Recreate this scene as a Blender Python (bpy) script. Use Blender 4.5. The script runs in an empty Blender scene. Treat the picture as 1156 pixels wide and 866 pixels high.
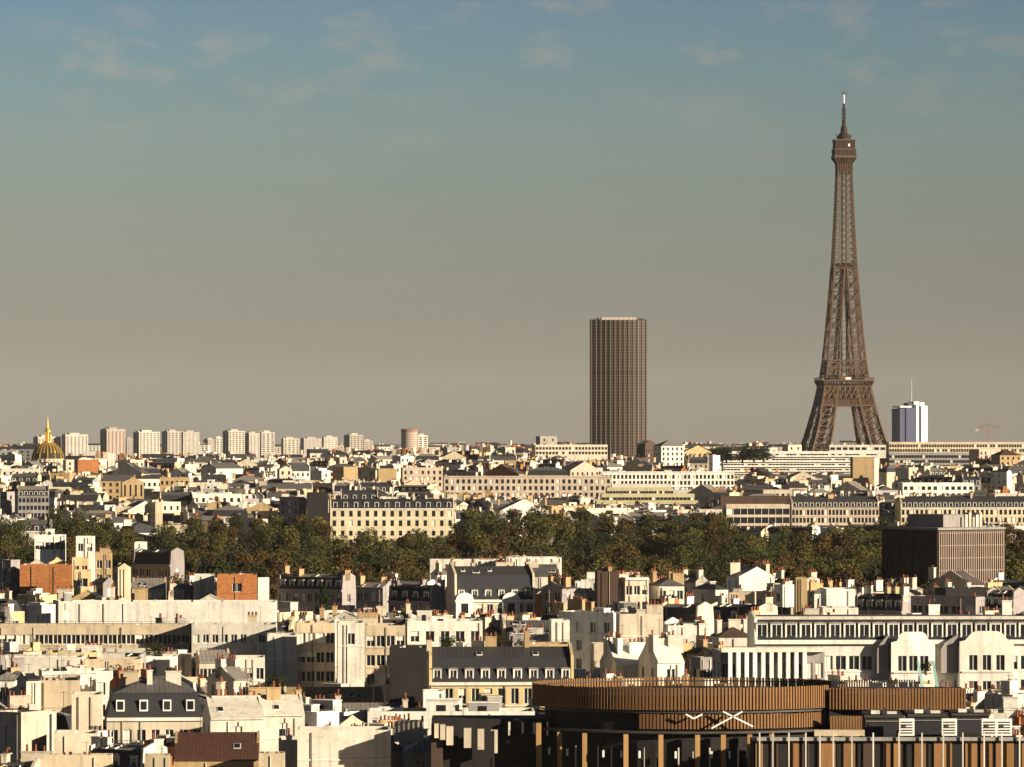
import bpy, math, random
from mathutils import Vector
R = math.radians
sin, cos = math.sin, math.cos
sc = bpy.context.scene
COL = sc.collection
F = 5544.0; CX = 578.0; HY = 500.0; CZ = 70.0      # focal length and horizon in photograph pixels, eye height in metres

# ------------------------------------------------------------------ camera
cam = bpy.data.cameras.new('camera'); co = bpy.data.objects.new('camera', cam); COL.objects.link(co)
cam.sensor_width = 36; cam.lens = 36 * F / 1156; cam.clip_start = 5; cam.clip_end = 60000
co.location = (0, 0, CZ); co.rotation_euler = (R(90) + math.atan((HY - 433) / F), 0, 0)
sc.camera = co

# ------------------------------------------------------------------ sun, sky, exposure
SUN_AZ, SUN_EL = R(59), R(15)                       # azimuth to the right of straight behind the camera
S = Vector((sin(SUN_AZ) * cos(SUN_EL), -cos(SUN_AZ) * cos(SUN_EL), sin(SUN_EL)))
sl = bpy.data.lights.new('sun', 'SUN'); so = bpy.data.objects.new('sun', sl); COL.objects.link(so)
sl.energy = 5.0; sl.angle = R(0.5); sl.color = (1.0, 0.87, 0.66)
so.rotation_euler = S.to_track_quat('Z', 'Y').to_euler(); so.location = (0, 0, 500)
sc.view_settings.view_transform = 'Standard'; sc.view_settings.look = 'None'
sc.view_settings.exposure = 1.0; sc.view_settings.gamma = 1.0
W = bpy.data.worlds.new('World'); sc.world = W; W.use_nodes = True
nt = W.node_tree; N = nt.nodes; L = nt.links; N.clear()
out = N.new('ShaderNodeOutputWorld'); bg = N.new('ShaderNodeBackground'); L.new(bg.outputs[0], out.inputs[0])
sky = N.new('ShaderNodeTexSky'); sky.sky_type = 'NISHITA'; sky.sun_disc = False
sky.sun_elevation = SUN_EL; sky.sun_rotation = math.atan2(S.x, S.y); sky.altitude = 50
sky.air_density = 1.0; sky.dust_density = 1.5; sky.ozone_density = 1.5
tc = N.new('ShaderNodeTexCoord'); sep = N.new('ShaderNodeSeparateXYZ'); L.new(tc.outputs['Generated'], sep.inputs[0])
def wramp(stops, a, b):
    mr = N.new('ShaderNodeMapRange'); mr.inputs[1].default_value = a; mr.inputs[2].default_value = b; mr.clamp = True
    L.new(sep.outputs[2], mr.inputs[0]); r = N.new('ShaderNodeValToRGB'); L.new(mr.outputs[0], r.inputs[0])
    cr = r.color_ramp
    while len(cr.elements) < len(stops): cr.elements.new(0.5)
    for e, (p, c) in zip(cr.elements, stops): e.position = p; e.color = (*c, 1)
    return r
def lin(r, g, b):
    f = lambda v: (v / 255 / 12.92) if v / 255 <= 0.04045 else ((v / 255 + 0.055) / 1.055) ** 2.4
    return (f(r), f(g), f(b))
SKYK = 1 / (0.055 * 2 ** 1.0)                      # undo strength and exposure so the low air shows these colours
sk = lambda r, g, b: tuple(v * SKYK for v in lin(r, g, b))
low = wramp([(0, sk(127, 120, 109)), (0.22, sk(129, 126, 114)), (0.45, sk(127, 133, 121)), (0.68, sk(121, 138, 133)), (0.86, sk(108, 135, 141)), (1.0, sk(100, 128, 145))], 0.0, 0.092)
# faint high cloud in the low air
mp = N.new('ShaderNodeMapping'); mp.inputs['Scale'].default_value = (34, 34, 80); L.new(tc.outputs['Generated'], mp.inputs[0])
nz = N.new('ShaderNodeTexNoise'); nz.inputs['Scale'].default_value = 1.6; nz.inputs['Detail'].default_value = 7; nz.inputs['Roughness'].default_value = 0.62; nz.inputs['Distortion'].default_value = 0.1
L.new(mp.outputs[0], nz.inputs[0])
cm = N.new('ShaderNodeMapRange'); cm.inputs[1].default_value = 0.50; cm.inputs[2].default_value = 0.80; L.new(nz.outputs[0], cm.inputs[0])
hm = N.new('ShaderNodeMapRange'); hm.inputs[1].default_value = 0.05; hm.inputs[2].default_value = 0.08; L.new(sep.outputs[2], hm.inputs[0])
mm = N.new('ShaderNodeMath'); mm.operation = 'MULTIPLY'; L.new(cm.outputs[0], mm.inputs[0]); L.new(hm.outputs[0], mm.inputs[1])
m2 = N.new('ShaderNodeMath'); m2.operation = 'MULTIPLY'; L.new(mm.outputs[0], m2.inputs[0]); m2.inputs[1].default_value = 0.5
cl = N.new('ShaderNodeMix'); cl.data_type = 'RGBA'; L.new(m2.outputs[0], cl.inputs[0]); L.new(low.outputs[0], cl.inputs[6]); cl.inputs[7].default_value = (*sk(180, 162, 140), 1)
up = N.new('ShaderNodeMapRange'); up.inputs[1].default_value = 0.10; up.inputs[2].default_value = 0.26; L.new(sep.outputs[2], up.inputs[0])
mx = N.new('ShaderNodeMix'); mx.data_type = 'RGBA'; L.new(up.outputs[0], mx.inputs[0])
ga = N.new('ShaderNodeMapRange'); ga.inputs[1].default_value = -0.11; ga.inputs[2].default_value = 0.11; ga.inputs[3].default_value = 1.30; ga.inputs[4].default_value = 0.98; L.new(sep.outputs[0], ga.inputs[0])
gv = N.new('ShaderNodeVectorMath'); gv.operation = 'SCALE'; L.new(cl.outputs[2], gv.inputs[0]); L.new(ga.outputs[0], gv.inputs['Scale']); L.new(gv.outputs[0], mx.inputs[6])
dk = N.new('ShaderNodeMix'); dk.data_type = 'RGBA'; dk.blend_type = 'MULTIPLY'; dk.inputs[0].default_value = 1
L.new(sky.outputs[0], dk.inputs[6]); dk.inputs[7].default_value = (0.15, 0.165, 0.235, 1)
L.new(dk.outputs[2], mx.inputs[7]); L.new(mx.outputs[2], bg.inputs[0]); bg.inputs[1].default_value = 0.055
sc.cycles.max_bounces = 4; sc.cycles.diffuse_bounces = 1; sc.cycles.glossy_bounces = 2

# ------------------------------------------------------------------ materials
MATS = {}
def mat(name, col, rough=0.85, spec=0.2, metal=0.0, var=0.2, rnd=0.14, stain=0.38, seam=None, brick=None, nscale=0.35, bump=0.0):
    m = bpy.data.materials.new(name); m.use_nodes = True; t = m.node_tree; n = t.nodes; l = t.links; n.clear()
    o = n.new('ShaderNodeOutputMaterial'); p = n.new('ShaderNodeBsdfPrincipled'); l.new(p.outputs[0], o.inputs[0])
    p.inputs['Roughness'].default_value = rough; p.inputs['Metallic'].default_value = metal; p.inputs['Specular IOR Level'].default_value = spec
    c = n.new('ShaderNodeTexCoord'); oi = n.new('ShaderNodeObjectInfo')
    ad = n.new('ShaderNodeVectorMath'); ad.operation = 'ADD'; l.new(c.outputs['Object'], ad.inputs[0]); l.new(oi.outputs['Location'], ad.inputs[1])
    # blotches
    n1 = n.new('ShaderNodeTexNoise'); n1.inputs['Scale'].default_value = nscale; n1.inputs['Detail'].default_value = 5; l.new(ad.outputs[0], n1.inputs[0])
    # vertical streaks of grime
    mpp = n.new('ShaderNodeMapping'); mpp.inputs['Scale'].default_value = (1.3, 1.3, 0.12); l.new(ad.outputs[0], mpp.inputs[0])
    n2 = n.new('ShaderNodeTexNoise'); n2.inputs['Scale'].default_value = 1.0; n2.inputs['Detail'].default_value = 4; l.new(mpp.outputs[0], n2.inputs[0])
    def mad(src, mul, add):
        q = n.new('ShaderNodeMath'); q.operation = 'MULTIPLY_ADD'; l.new(src, q.inputs[0]); q.inputs[1].default_value = mul; q.inputs[2].default_value = add; return q.outputs[0]
    def mul(a, b):
        q = n.new('ShaderNodeMath'); q.operation = 'MULTIPLY'; l.new(a, q.inputs[0]); l.new(b, q.inputs[1]); return q.outputs[0]
    v = mul(mad(n1.outputs[0], 2 * var, 1 - var), mad(oi.outputs['Random'], 2 * rnd, 1 - rnd))
    if stain:
        mr = n.new('ShaderNodeMapRange'); l.new(n2.outputs[0], mr.inputs[0]); mr.inputs[1].default_value = 0.5; mr.inputs[2].default_value = 0.8
        v = mul(v, mad(mr.outputs[0], -stain, 1.0))
    if name in ('cream', 'white', 'offwhite', 'beige', 'yellow', 'tan', 'pink', 'mauve', 'grey', 'stone', 'brick', 'concrete'):
        n3 = n.new('ShaderNodeTexVoronoi'); n3.inputs['Scale'].default_value = 0.22; n3.inputs['Randomness'].default_value = 1; l.new(ad.outputs[0], n3.inputs[0])      # patched and repainted plaster
        sr = n.new('ShaderNodeSeparateColor'); l.new(n3.outputs['Color'], sr.inputs[0]); v = mul(v, mad(sr.outputs[0], 0.16, 0.89))
        n4 = n.new('ShaderNodeTexNoise'); n4.inputs['Scale'].default_value = 1.7; n4.inputs['Detail'].default_value = 8; n4.inputs['Roughness'].default_value = 0.7; l.new(ad.outputs[0], n4.inputs[0])
        m4 = n.new('ShaderNodeMapRange'); l.new(n4.outputs[0], m4.inputs[0]); m4.inputs[1].default_value = 0.54; m4.inputs[2].default_value = 0.70; v = mul(v, mad(m4.outputs[0], -0.28, 1.0))
    if seam:                                         # raised sheet-metal seams / ribs along local x
        sp = n.new('ShaderNodeSeparateXYZ'); l.new(c.outputs['Object'], sp.inputs[0])
        md = n.new('ShaderNodeMath'); md.operation = 'PINGPONG'; l.new(sp.outputs[0], md.inputs[0]); md.inputs[1].default_value = seam / 2
        g = n.new('ShaderNodeMath'); g.operation = 'LESS_THAN'; l.new(md.outputs[0], g.inputs[0]); g.inputs[1].default_value = seam * 0.09
        v = mul(v, mad(g.outputs[0], -0.42, 1.0))
    if brick:
        bt = n.new('ShaderNodeTexBrick'); bt.inputs['Scale'].default_value = 1.0; bt.inputs['Brick Width'].default_value = brick; bt.inputs['Row Height'].default_value = brick * 0.4
        bt.inputs['Mortar Size'].default_value = 0.03; bt.inputs['Color1'].default_value = (1, 1, 1, 1); bt.inputs['Color2'].default_value = (0.62, 0.62, 0.62, 1); bt.inputs['Mortar'].default_value = (0.75, 0.75, 0.75, 1)
        sp = n.new('ShaderNodeSeparateXYZ'); l.new(c.outputs['Object'], sp.inputs[0]); aa = n.new('ShaderNodeMath'); l.new(sp.outputs[0], aa.inputs[0]); l.new(sp.outputs[1], aa.inputs[1])
        cb = n.new('ShaderNodeCombineXYZ'); l.new(aa.outputs[0], cb.inputs[0]); l.new(sp.outputs[2], cb.inputs[1]); l.new(cb.outputs[0], bt.inputs[0])
        bw = n.new('ShaderNodeRGBToBW'); l.new(bt.outputs[0], bw.inputs[0]); v = mul(v, bw.outputs[0])
    mu = n.new('ShaderNodeVectorMath'); mu.operation = 'SCALE'; mu.inputs[0].default_value = col[:3]; l.new(v, mu.inputs['Scale']); l.new(mu.outputs[0], p.inputs['Base Color'])
    if bump:
        b = n.new('ShaderNodeBump'); b.inputs['Strength'].default_value = bump; b.inputs['Distance'].default_value = 0.1; l.new(n1.outputs[0], b.inputs['Height']); l.new(b.outputs[0], p.inputs['Normal'])
    MATS[name] = m; return m
mat('cream', (0.58, 0.49, 0.37)); mat('white', (0.74, 0.70, 0.61)); mat('offwhite', (0.60, 0.55, 0.46)); mat('beige', (0.52, 0.42, 0.29)); mat('yellow', (0.60, 0.46, 0.24))
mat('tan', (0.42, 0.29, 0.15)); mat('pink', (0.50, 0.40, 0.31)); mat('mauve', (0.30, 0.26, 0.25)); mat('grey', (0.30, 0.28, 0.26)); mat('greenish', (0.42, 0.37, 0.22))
mat('brick', (0.44, 0.17, 0.06), brick=0.5, var=0.2); mat('browntile', (0.40, 0.27, 0.13), brick=0.7, var=0.3, nscale=1.5); mat('redtile', (0.075, 0.034, 0.024), seam=0.4)
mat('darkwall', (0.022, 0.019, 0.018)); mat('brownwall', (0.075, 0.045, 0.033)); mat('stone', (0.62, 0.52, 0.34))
mat('slate', (0.026, 0.025, 0.029), rough=0.6, var=0.25, stain=0.1); mat('zinc', (0.11, 0.10, 0.093), rough=0.55, seam=0.62, stain=0.3, var=0.2); mat('darkzinc', (0.05, 0.046, 0.045), rough=0.55, seam=0.62, stain=0.3, var=0.2)
mat('palezinc', (0.24, 0.21, 0.18), rough=0.6, seam=0.62, var=0.15)
mat('gravel', (0.13, 0.115, 0.10), var=0.3, nscale=0.8, stain=0); mat('felt', (0.04, 0.037, 0.035), var=0.3, stain=0)
mat('glass', (0.016, 0.018, 0.022), rough=0.12, spec=0.5, var=0, stain=0, rnd=0.2); mat('blind', (0.68, 0.62, 0.52), stain=0)
mat('frame', (0.72, 0.68, 0.60), stain=0, var=0.03); mat('pot', (0.19, 0.062, 0.035), var=0.2, stain=0, rnd=0.35, nscale=3)
mat('metal', (0.05, 0.045, 0.04), rough=0.5, stain=0); mat('paint_white', (0.78, 0.76, 0.70), stain=0.05)
mat('iron', (0.105, 0.062, 0.038), rough=0.7, var=0.15, stain=0, rnd=0.03); mat('irondark', (0.030, 0.020, 0.018), rough=0.7, var=0.2, stain=0)
mat('bronze', (0.135, 0.088, 0.056), rough=0.55, var=0.1, stain=0); mat('towerglass', (0.030, 0.021, 0.020), rough=0.4, spec=0.2, var=0.35, stain=0, nscale=0.12)
mat('blueglass', (0.040, 0.048, 0.095), rough=0.4, spec=0.2, var=0.15, stain=0, seam=3.0); mat('gold', (0.60, 0.39, 0.09), rough=0.45, metal=0.55, var=0.15, stain=0)
mat('concrete', (0.50, 0.44, 0.36)); mat('concretepink', (0.37, 0.325, 0.275)); mat('reddish', (0.30, 0.17, 0.13))
mat('timber', (0.21, 0.108, 0.045), var=0.25, rnd=0.05, nscale=2.2, stain=0.3); mat('postwood', (0.38, 0.22, 0.09), stain=0.2); mat('slatgrey', (0.25, 0.19, 0.15), stain=0.2); mat('ochre', (0.26, 0.13, 0.05))
mat('crane_green', (0.25, 0.42, 0.40), stain=0); mat('blue', (0.03, 0.06, 0.22), stain=0); mat('soil', (0.05, 0.035, 0.02)); mat('bark', (0.05, 0.035, 0.02), stain=0)
mat('awning', (0.62, 0.52, 0.38), seam=0.8)
mat('street', (0.055, 0.052, 0.05), var=0.4, nscale=0.01, stain=0)
def leafmat(name, a, b):
    m = bpy.data.materials.new(name); m.use_nodes = True; t = m.node_tree; n = t.nodes; l = t.links; n.clear()
    o = n.new('ShaderNodeOutputMaterial'); p = n.new('ShaderNodeBsdfPrincipled'); p.inputs['Roughness'].default_value = 0.8; p.inputs['Specular IOR Level'].default_value = 0.1
    oi = n.new('ShaderNodeObjectInfo'); c = n.new('ShaderNodeTexCoord'); nn = n.new('ShaderNodeTexNoise'); nn.inputs['Scale'].default_value = 0.5; nn.inputs['Detail'].default_value = 6; l.new(c.outputs['Object'], nn.inputs[0])
    ad = n.new('ShaderNodeMath'); ad.operation = 'MULTIPLY_ADD'; l.new(nn.outputs[0], ad.inputs[0]); ad.inputs[1].default_value = 1.6; ad.inputs[2].default_value = -0.75
    a2 = n.new('ShaderNodeMath'); l.new(ad.outputs[0], a2.inputs[0]); l.new(oi.outputs['Random'], a2.inputs[1]); a2.use_clamp = True
    mi = n.new('ShaderNodeMix'); mi.data_type = 'RGBA'; l.new(a2.outputs[0], mi.inputs[0]); mi.inputs[6].default_value = (*a, 1); mi.inputs[7].default_value = (*b, 1)
    l.new(mi.outputs[2], p.inputs['Base Color']); l.new(p.outputs[0], o.inputs[0]); MATS[name] = m
leafmat('leaf_olive', (0.028, 0.030, 0.011), (0.095, 0.083, 0.020)); leafmat('leaf_dark', (0.014, 0.024, 0.009), (0.050, 0.058, 0.015)); leafmat('leaf_rust', (0.045, 0.033, 0.013), (0.105, 0.066, 0.020)); leafmat('leaf_gold', (0.10, 0.085, 0.018), (0.17, 0.13, 0.03))

# ------------------------------------------------------------------ mesh helpers
class MB:
    def __init__(s): s.v = []; s.f = []; s.m = []; s.names = []
    def mi(s, name):
        if name not in s.names: s.names.append(name)
        return s.names.index(name)
    def poly(s, pts, m):
        i = len(s.v); s.v += [tuple(p) for p in pts]; s.f.append(tuple(range(i, i + len(pts)))); s.m.append(s.mi(m))
    def box(s, x0, x1, y0, y1, z0, z1, m, top=None, bottom=True):
        i = len(s.v); s.v += [(x0,y0,z0),(x1,y0,z0),(x1,y1,z0),(x0,y1,z0),(x0,y0,z1),(x1,y0,z1),(x1,y1,z1),(x0,y1,z1)]
        q = [(0,1,5,4),(1,2,6,5),(2,3,7,6),(3,0,4,7),(4,5,6,7)] + ([(3,2,1,0)] if bottom else [])
        for k, f in enumerate(q): s.f.append(tuple(i + a for a in f)); s.m.append(s.mi(top if (k == 4 and top) else m))
    def bar(s, a, b, r, m, r2=None):
        a = Vector(a); b = Vector(b); d = (b - a)
        if d.length < 1e-6: return
        d.normalize(); u = d.cross(Vector((0, 0, 1)) if abs(d.z) < 0.95 else Vector((1, 0, 0))).normalized(); w = d.cross(u); r2 = r if r2 is None else r2
        i = len(s.v)
        for p, q in ((a, r), (b, r2)):
            for k in range(4):
                t = R(45 + 90 * k); s.v.append(tuple(p + (u * cos(t) + w * sin(t)) * q * 1.2))
        for k in range(4):
            j = (k + 1) % 4; s.f.append((i+k, i+j, i+4+j, i+4+k)); s.m.append(s.mi(m))
        s.f += [(i+3, i+2, i+1, i), (i+4, i+5, i+6, i+7)]; s.m += [s.mi(m)] * 2
    def lathe(s, prof, m, n=16, cx=0, cy=0, a0=0.0):
        for (r0, z0), (r1, z1) in zip(prof, prof[1:]):
            for k in range(n):
                t0 = a0 + 2*math.pi*k/n; t1 = a0 + 2*math.pi*(k+1)/n
                p = [(cx+r0*cos(t0), cy+r0*sin(t0), z0), (cx+r0*cos(t1), cy+r0*sin(t1), z0), (cx+r1*cos(t1), cy+r1*sin(t1), z1), (cx+r1*cos(t0), cy+r1*sin(t0), z1)]
                if r0 < 1e-4: p = [p[0], p[2], p[3]]
                elif r1 < 1e-4: p = p[:3]
                s.poly(p, m)
    def extr(s, prof, x0, x1, m, mats=None, caps=True, axis='x'):      # profile of (y, z), clockwise as seen from +x is fine: cycles is two-sided
        f = (lambda x, y, z: (x, y, z)) if axis == 'x' else (lambda x, y, z: (y, x, z))
        n = len(prof)
        for k in range(n):
            (ya, za), (yb, zb) = prof[k], prof[(k+1) % n]
            s.poly([f(x0, ya, za), f(x1, ya, za), f(x1, yb, zb), f(x0, yb, zb)], (mats[k] if mats else m))
        if caps: s.poly([f(x0, y, z) for y, z in reversed(prof)], m); s.poly([f(x1, y, z) for y, z in prof], m)
    def mesh(s, name):
        me = bpy.data.meshes.new(name); me.from_pydata(s.v, [], s.f)
        for n in s.names: me.materials.append(MATS[n])
        me.polygons.foreach_set('material_index', s.m); me.update(); return me
    def build(s, name, parent=None, loc=(0, 0, 0), rz=0):
        if not s.f: return None
        o = bpy.data.objects.new(name, s.mesh(name)); COL.objects.link(o); o.location = loc; o.rotation_euler = (0, 0, rz)
        if parent: o.parent = parent
        return o
def put(me, name, parent, loc, rz=0, label=None):
    o = bpy.data.objects.new(name, me); COL.objects.link(o); o.parent = parent; o.location = loc; o.rotation_euler = (0, 0, rz)
    if label: o['label'] = label
    return o
def empty(name, loc, rz=0):
    o = bpy.data.objects.new(name, None); COL.objects.link(o); o.location = loc; o.rotation_euler = (0, 0, rz); o.empty_display_size = 1; return o
def tag(o, label, cat, group=None):
    o['label'] = label; o['category'] = cat
    if group: o['group'] = group
    return o
def interp(tab, x):
    if x <= tab[0][0]: return tab[0][1]
    for (a, b), (c, d) in zip(tab, tab[1:]):
        if x <= c: return b + (d - b) * (x - a) / (c - a)
    return tab[-1][1]
GT = [(0, 6), (550, 12), (660, 16), (1100, 20), (1750, 27), (1850, 29), (2400, 34), (3000, 43), (3150, 36), (3350, 4), (3700, 0), (4500, 8), (6000, 28), (9000, 45), (15000, 55), (40000, 60)]
G = lambda D: interp(GT, D)
YT = [(508, 3100), (520, 2750), (533, 2400), (548, 2120), (560, 1980), (600, 1830), (640, 1100), (680, 860), (700, 790), (735, 700), (765, 660), (866, 550)]
DY = lambda y: interp(YT, y)
X = lambda px, D: (px - CX) * D / F
Z = lambda py, D: CZ - (py - HY) * D / F

# ground: one sheet with the relief of the valley, to the horizon
g = MB(); ys = [-300, 0, 200, 400, 550, 660, 800, 950, 1100, 1300, 1500, 1750, 1850, 2100, 2400, 2700, 3000, 3080, 3150, 3250, 3350, 3500, 3700, 4100, 4500, 5200, 6000, 7500, 9000, 12000, 15000, 22000, 40000]
for a, b in zip(ys, ys[1:]):
    wa = 600 + abs(a) * 0.6; wb = 600 + abs(b) * 0.6
    for k in range(8):
        t0 = -1 + k / 4; t1 = -1 + (k + 1) / 4
        g.poly([(wa*t0, a, G(a)), (wa*t1, a, G(a)), (wb*t1, b, G(b)), (wb*t0, b, G(b))], 'street')
go = g.build('ground'); go['kind'] = 'structure'

# ------------------------------------------------------------------ building kit
REG = []          # every thing that still needs a label: (object, description, px, py, D)
PROT = []         # what nearer filler must not hide: (px0, px1, y bottom of what shows, D)
FOOT = []         # footprints of what is placed by hand: (x, y, radius x, radius y)
def facade(mb, p, u, W_, z0, z1, cols, rows, m, rv=0.22, hole=None, holes_out=None, rnd=None):
    n = (u[1], -u[0])
    def P(a, z, r=0): return (p[0] + u[0]*a - n[0]*r, p[1] + u[1]*a - n[1]*r, z)
    xs = sorted({0, W_} | {c for ab in cols for c in ab}); zs = sorted({z0, z1} | {c for ab in rows for c in ab})
    cs = {a for a, b in cols}; rs = {a for a, b in rows}
    for xa, xb in zip(xs, xs[1:]):
        iscol = xa in cs
        if not iscol: mb.poly([P(xa, z0), P(xb, z0), P(xb, z1), P(xa, z1)], m); continue
        for za, zb in zip(zs, zs[1:]):
            if za in rs:
                mb.poly([P(xa, za), P(xb, za), P(xb, za, rv), P(xa, za, rv)], m); mb.poly([P(xa, zb, rv), P(xb, zb, rv), P(xb, zb), P(xa, zb)], m)
                mb.poly([P(xa, za), P(xa, za, rv), P(xa, zb, rv), P(xa, zb)], m); mb.poly([P(xb, za, rv), P(xb, za), P(xb, zb), P(xb, zb, rv)], m)
                if holes_out is None: mb.poly([P(xa, za, rv), P(xb, za, rv), P(xb, zb, rv), P(xa, zb, rv)], 'blind' if (rnd and rnd.random() < 0.16) else (hole or 'glass'))
                else: holes_out.append((P((xa+xb)/2, za, rv), math.atan2(u[1], u[0]), round(xb-xa, 2), round(zb-za, 2)))
            else: mb.poly([P(xa, za), P(xb, za), P(xb, zb), P(xa, zb)], m)
WM = {}
def window_mesh(w, h, v):
    k = (w, h, v)
    if k not in WM:
        f = MB(); t = 0.07; a = w / 2
        f.box(-a, -a + t, -0.06, 0.04, 0, h, 'frame'); f.box(a - t, a, -0.06, 0.04, 0, h, 'frame'); f.box(-a + t, a - t, -0.06, 0.04, 0, t, 'frame'); f.box(-a + t, a - t, -0.06, 0.04, h - t, h, 'frame')
        if w < 3: f.box(-0.04, 0.04, -0.05, 0.03, t, h - t, 'frame')
        else:
            n = int(w / 0.9)
            for i in range(1, n): x = -a + w * i / n; f.box(x - 0.035, x + 0.035, -0.05, 0.03, t, h - t, 'frame')
        p = MB(); p.box(-a + t, a - t, -0.01, 0.02, t, h - t, 'blind' if v == 2 else 'glass')
        if v == 1: p.box(-a + t, a - t, -0.03, -0.015, h * 0.55, h - t, 'blind')
        WM[k] = (f.mesh('window'), p.mesh('pane'))
    return WM[k]
def add_windows(root, holes, rnd, sub=True):
    for (loc, rz, w, h) in holes:
        v = rnd.choices((0, 1, 2), (0.72, 0.14, 0.14))[0]; f, p = window_mesh(w, h, v)
        o = put(f, 'window', root, loc, rz); put(p, 'pane', o, (0, 0, 0))
DM = {}
def dormer_mesh(w, h, wallm, roofm):
    k = (w, h, wallm, roofm)
    if k not in DM:
        d = MB(); a = w / 2; facade(d, (-a, 0), (1, 0), w, 0, h, [(0.18, w - 0.18)], [(0.25, h - 0.2)], wallm, rv=0.12, holes_out=[])
        d.box(-a, a, 0.001, 1.5, 0, h, wallm); d.v = d.v[:-8]; d.f = d.f[:-6]; d.m = d.m[:-6]
        d.poly([(-a, 0, 0), (-a, 1.7, 0), (-a, 1.7, h), (-a, 0, h)], wallm); d.poly([(a, 1.7, 0), (a, 0, 0), (a, 0, h), (a, 1.7, h)], wallm)
        d.extr([(-a - 0.1, h + .06), (0, h + 0.16), (a + 0.1, h + .06), (a + 0.1, h - 0.06), (-a - 0.1, h - 0.06)], -0.12, 1.8, roofm, axis='y')
        DM[k] = d.mesh('dormer')
    return DM[k]
PM = {}
def pot_mesh(n=8, h=0.55):
    if (n, h) not in PM:
        p = MB(); p.lathe([(0.15, 0), (0.12, h * 0.8), (0.16, h * 0.85), (0.15, h), (0.001, h * 0.97)], 'pot', n); PM[(n, h)] = p.mesh('chimney_pot')
    return PM[(n, h)]
def chimney(root, x, y, z, lx, ly, h, m, near, rnd):
    c = MB(); c.box(-lx/2, lx/2, -ly/2, ly/2, -1.2, h, m); c.box(-lx/2-0.08, lx/2+0.08, -ly/2-0.08, ly/2+0.08, h, h + 0.14, m)
    L_ = max(lx, ly) - 0.3; n = max(1, int(L_ / 0.5)); dirx = lx > ly; pts = []
    for i in range(n + 1):
        if rnd.random() < 0.42: continue
        t = -L_/2 + L_ * i / n if n else 0
        pts.append((t if dirx else 0, 0 if dirx else t))
    if not near:
        for px_, py_ in pts: hh = rnd.uniform(0.4, 0.8); c.box(px_-0.14, px_+0.14, py_-0.14, py_+0.14, h + 0.141, h + 0.14 + hh, 'pot', bottom=False)
    o = c.build('chimney', root, (x, y, z))
    if near:
        for px_, py_ in pts: put(pot_mesh(8, rnd.choice((0.5, 0.65, 0.8))), 'chimney_pot', o, (px_, py_, h + 0.14))
    return o
DESC = {'cream': 'cream', 'white': 'white', 'offwhite': 'off-white', 'beige': 'beige', 'yellow': 'yellow-cream', 'tan': 'tan', 'pink': 'pinkish-beige', 'mauve': 'mauve-grey', 'grey': 'grey', 'greenish': 'olive-beige', 'brick': 'orange brick', 'stone': 'golden stone', 'brownwall': 'dark brown', 'darkwall': 'near-black', 'concrete': 'concrete', 'concretepink': 'pale pinkish', 'reddish': 'reddish brown', 'browntile': 'brown'}
RN = {'flat': 'flat-roofed block', 'mansard': 'mansard block', 'hipmansard': 'hipped mansard block', 'gable': 'pitched-roof house', 'gableside': 'gable-fronted house', 'hip': 'hip-roofed house'}
RDESC = {'flat': 'flat roof', 'mansard': 'grey mansard roof', 'hipmansard': 'hipped mansard roof', 'gable': 'pitched roof', 'gableside': 'gable end', 'hip': 'hipped roof'}
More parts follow.
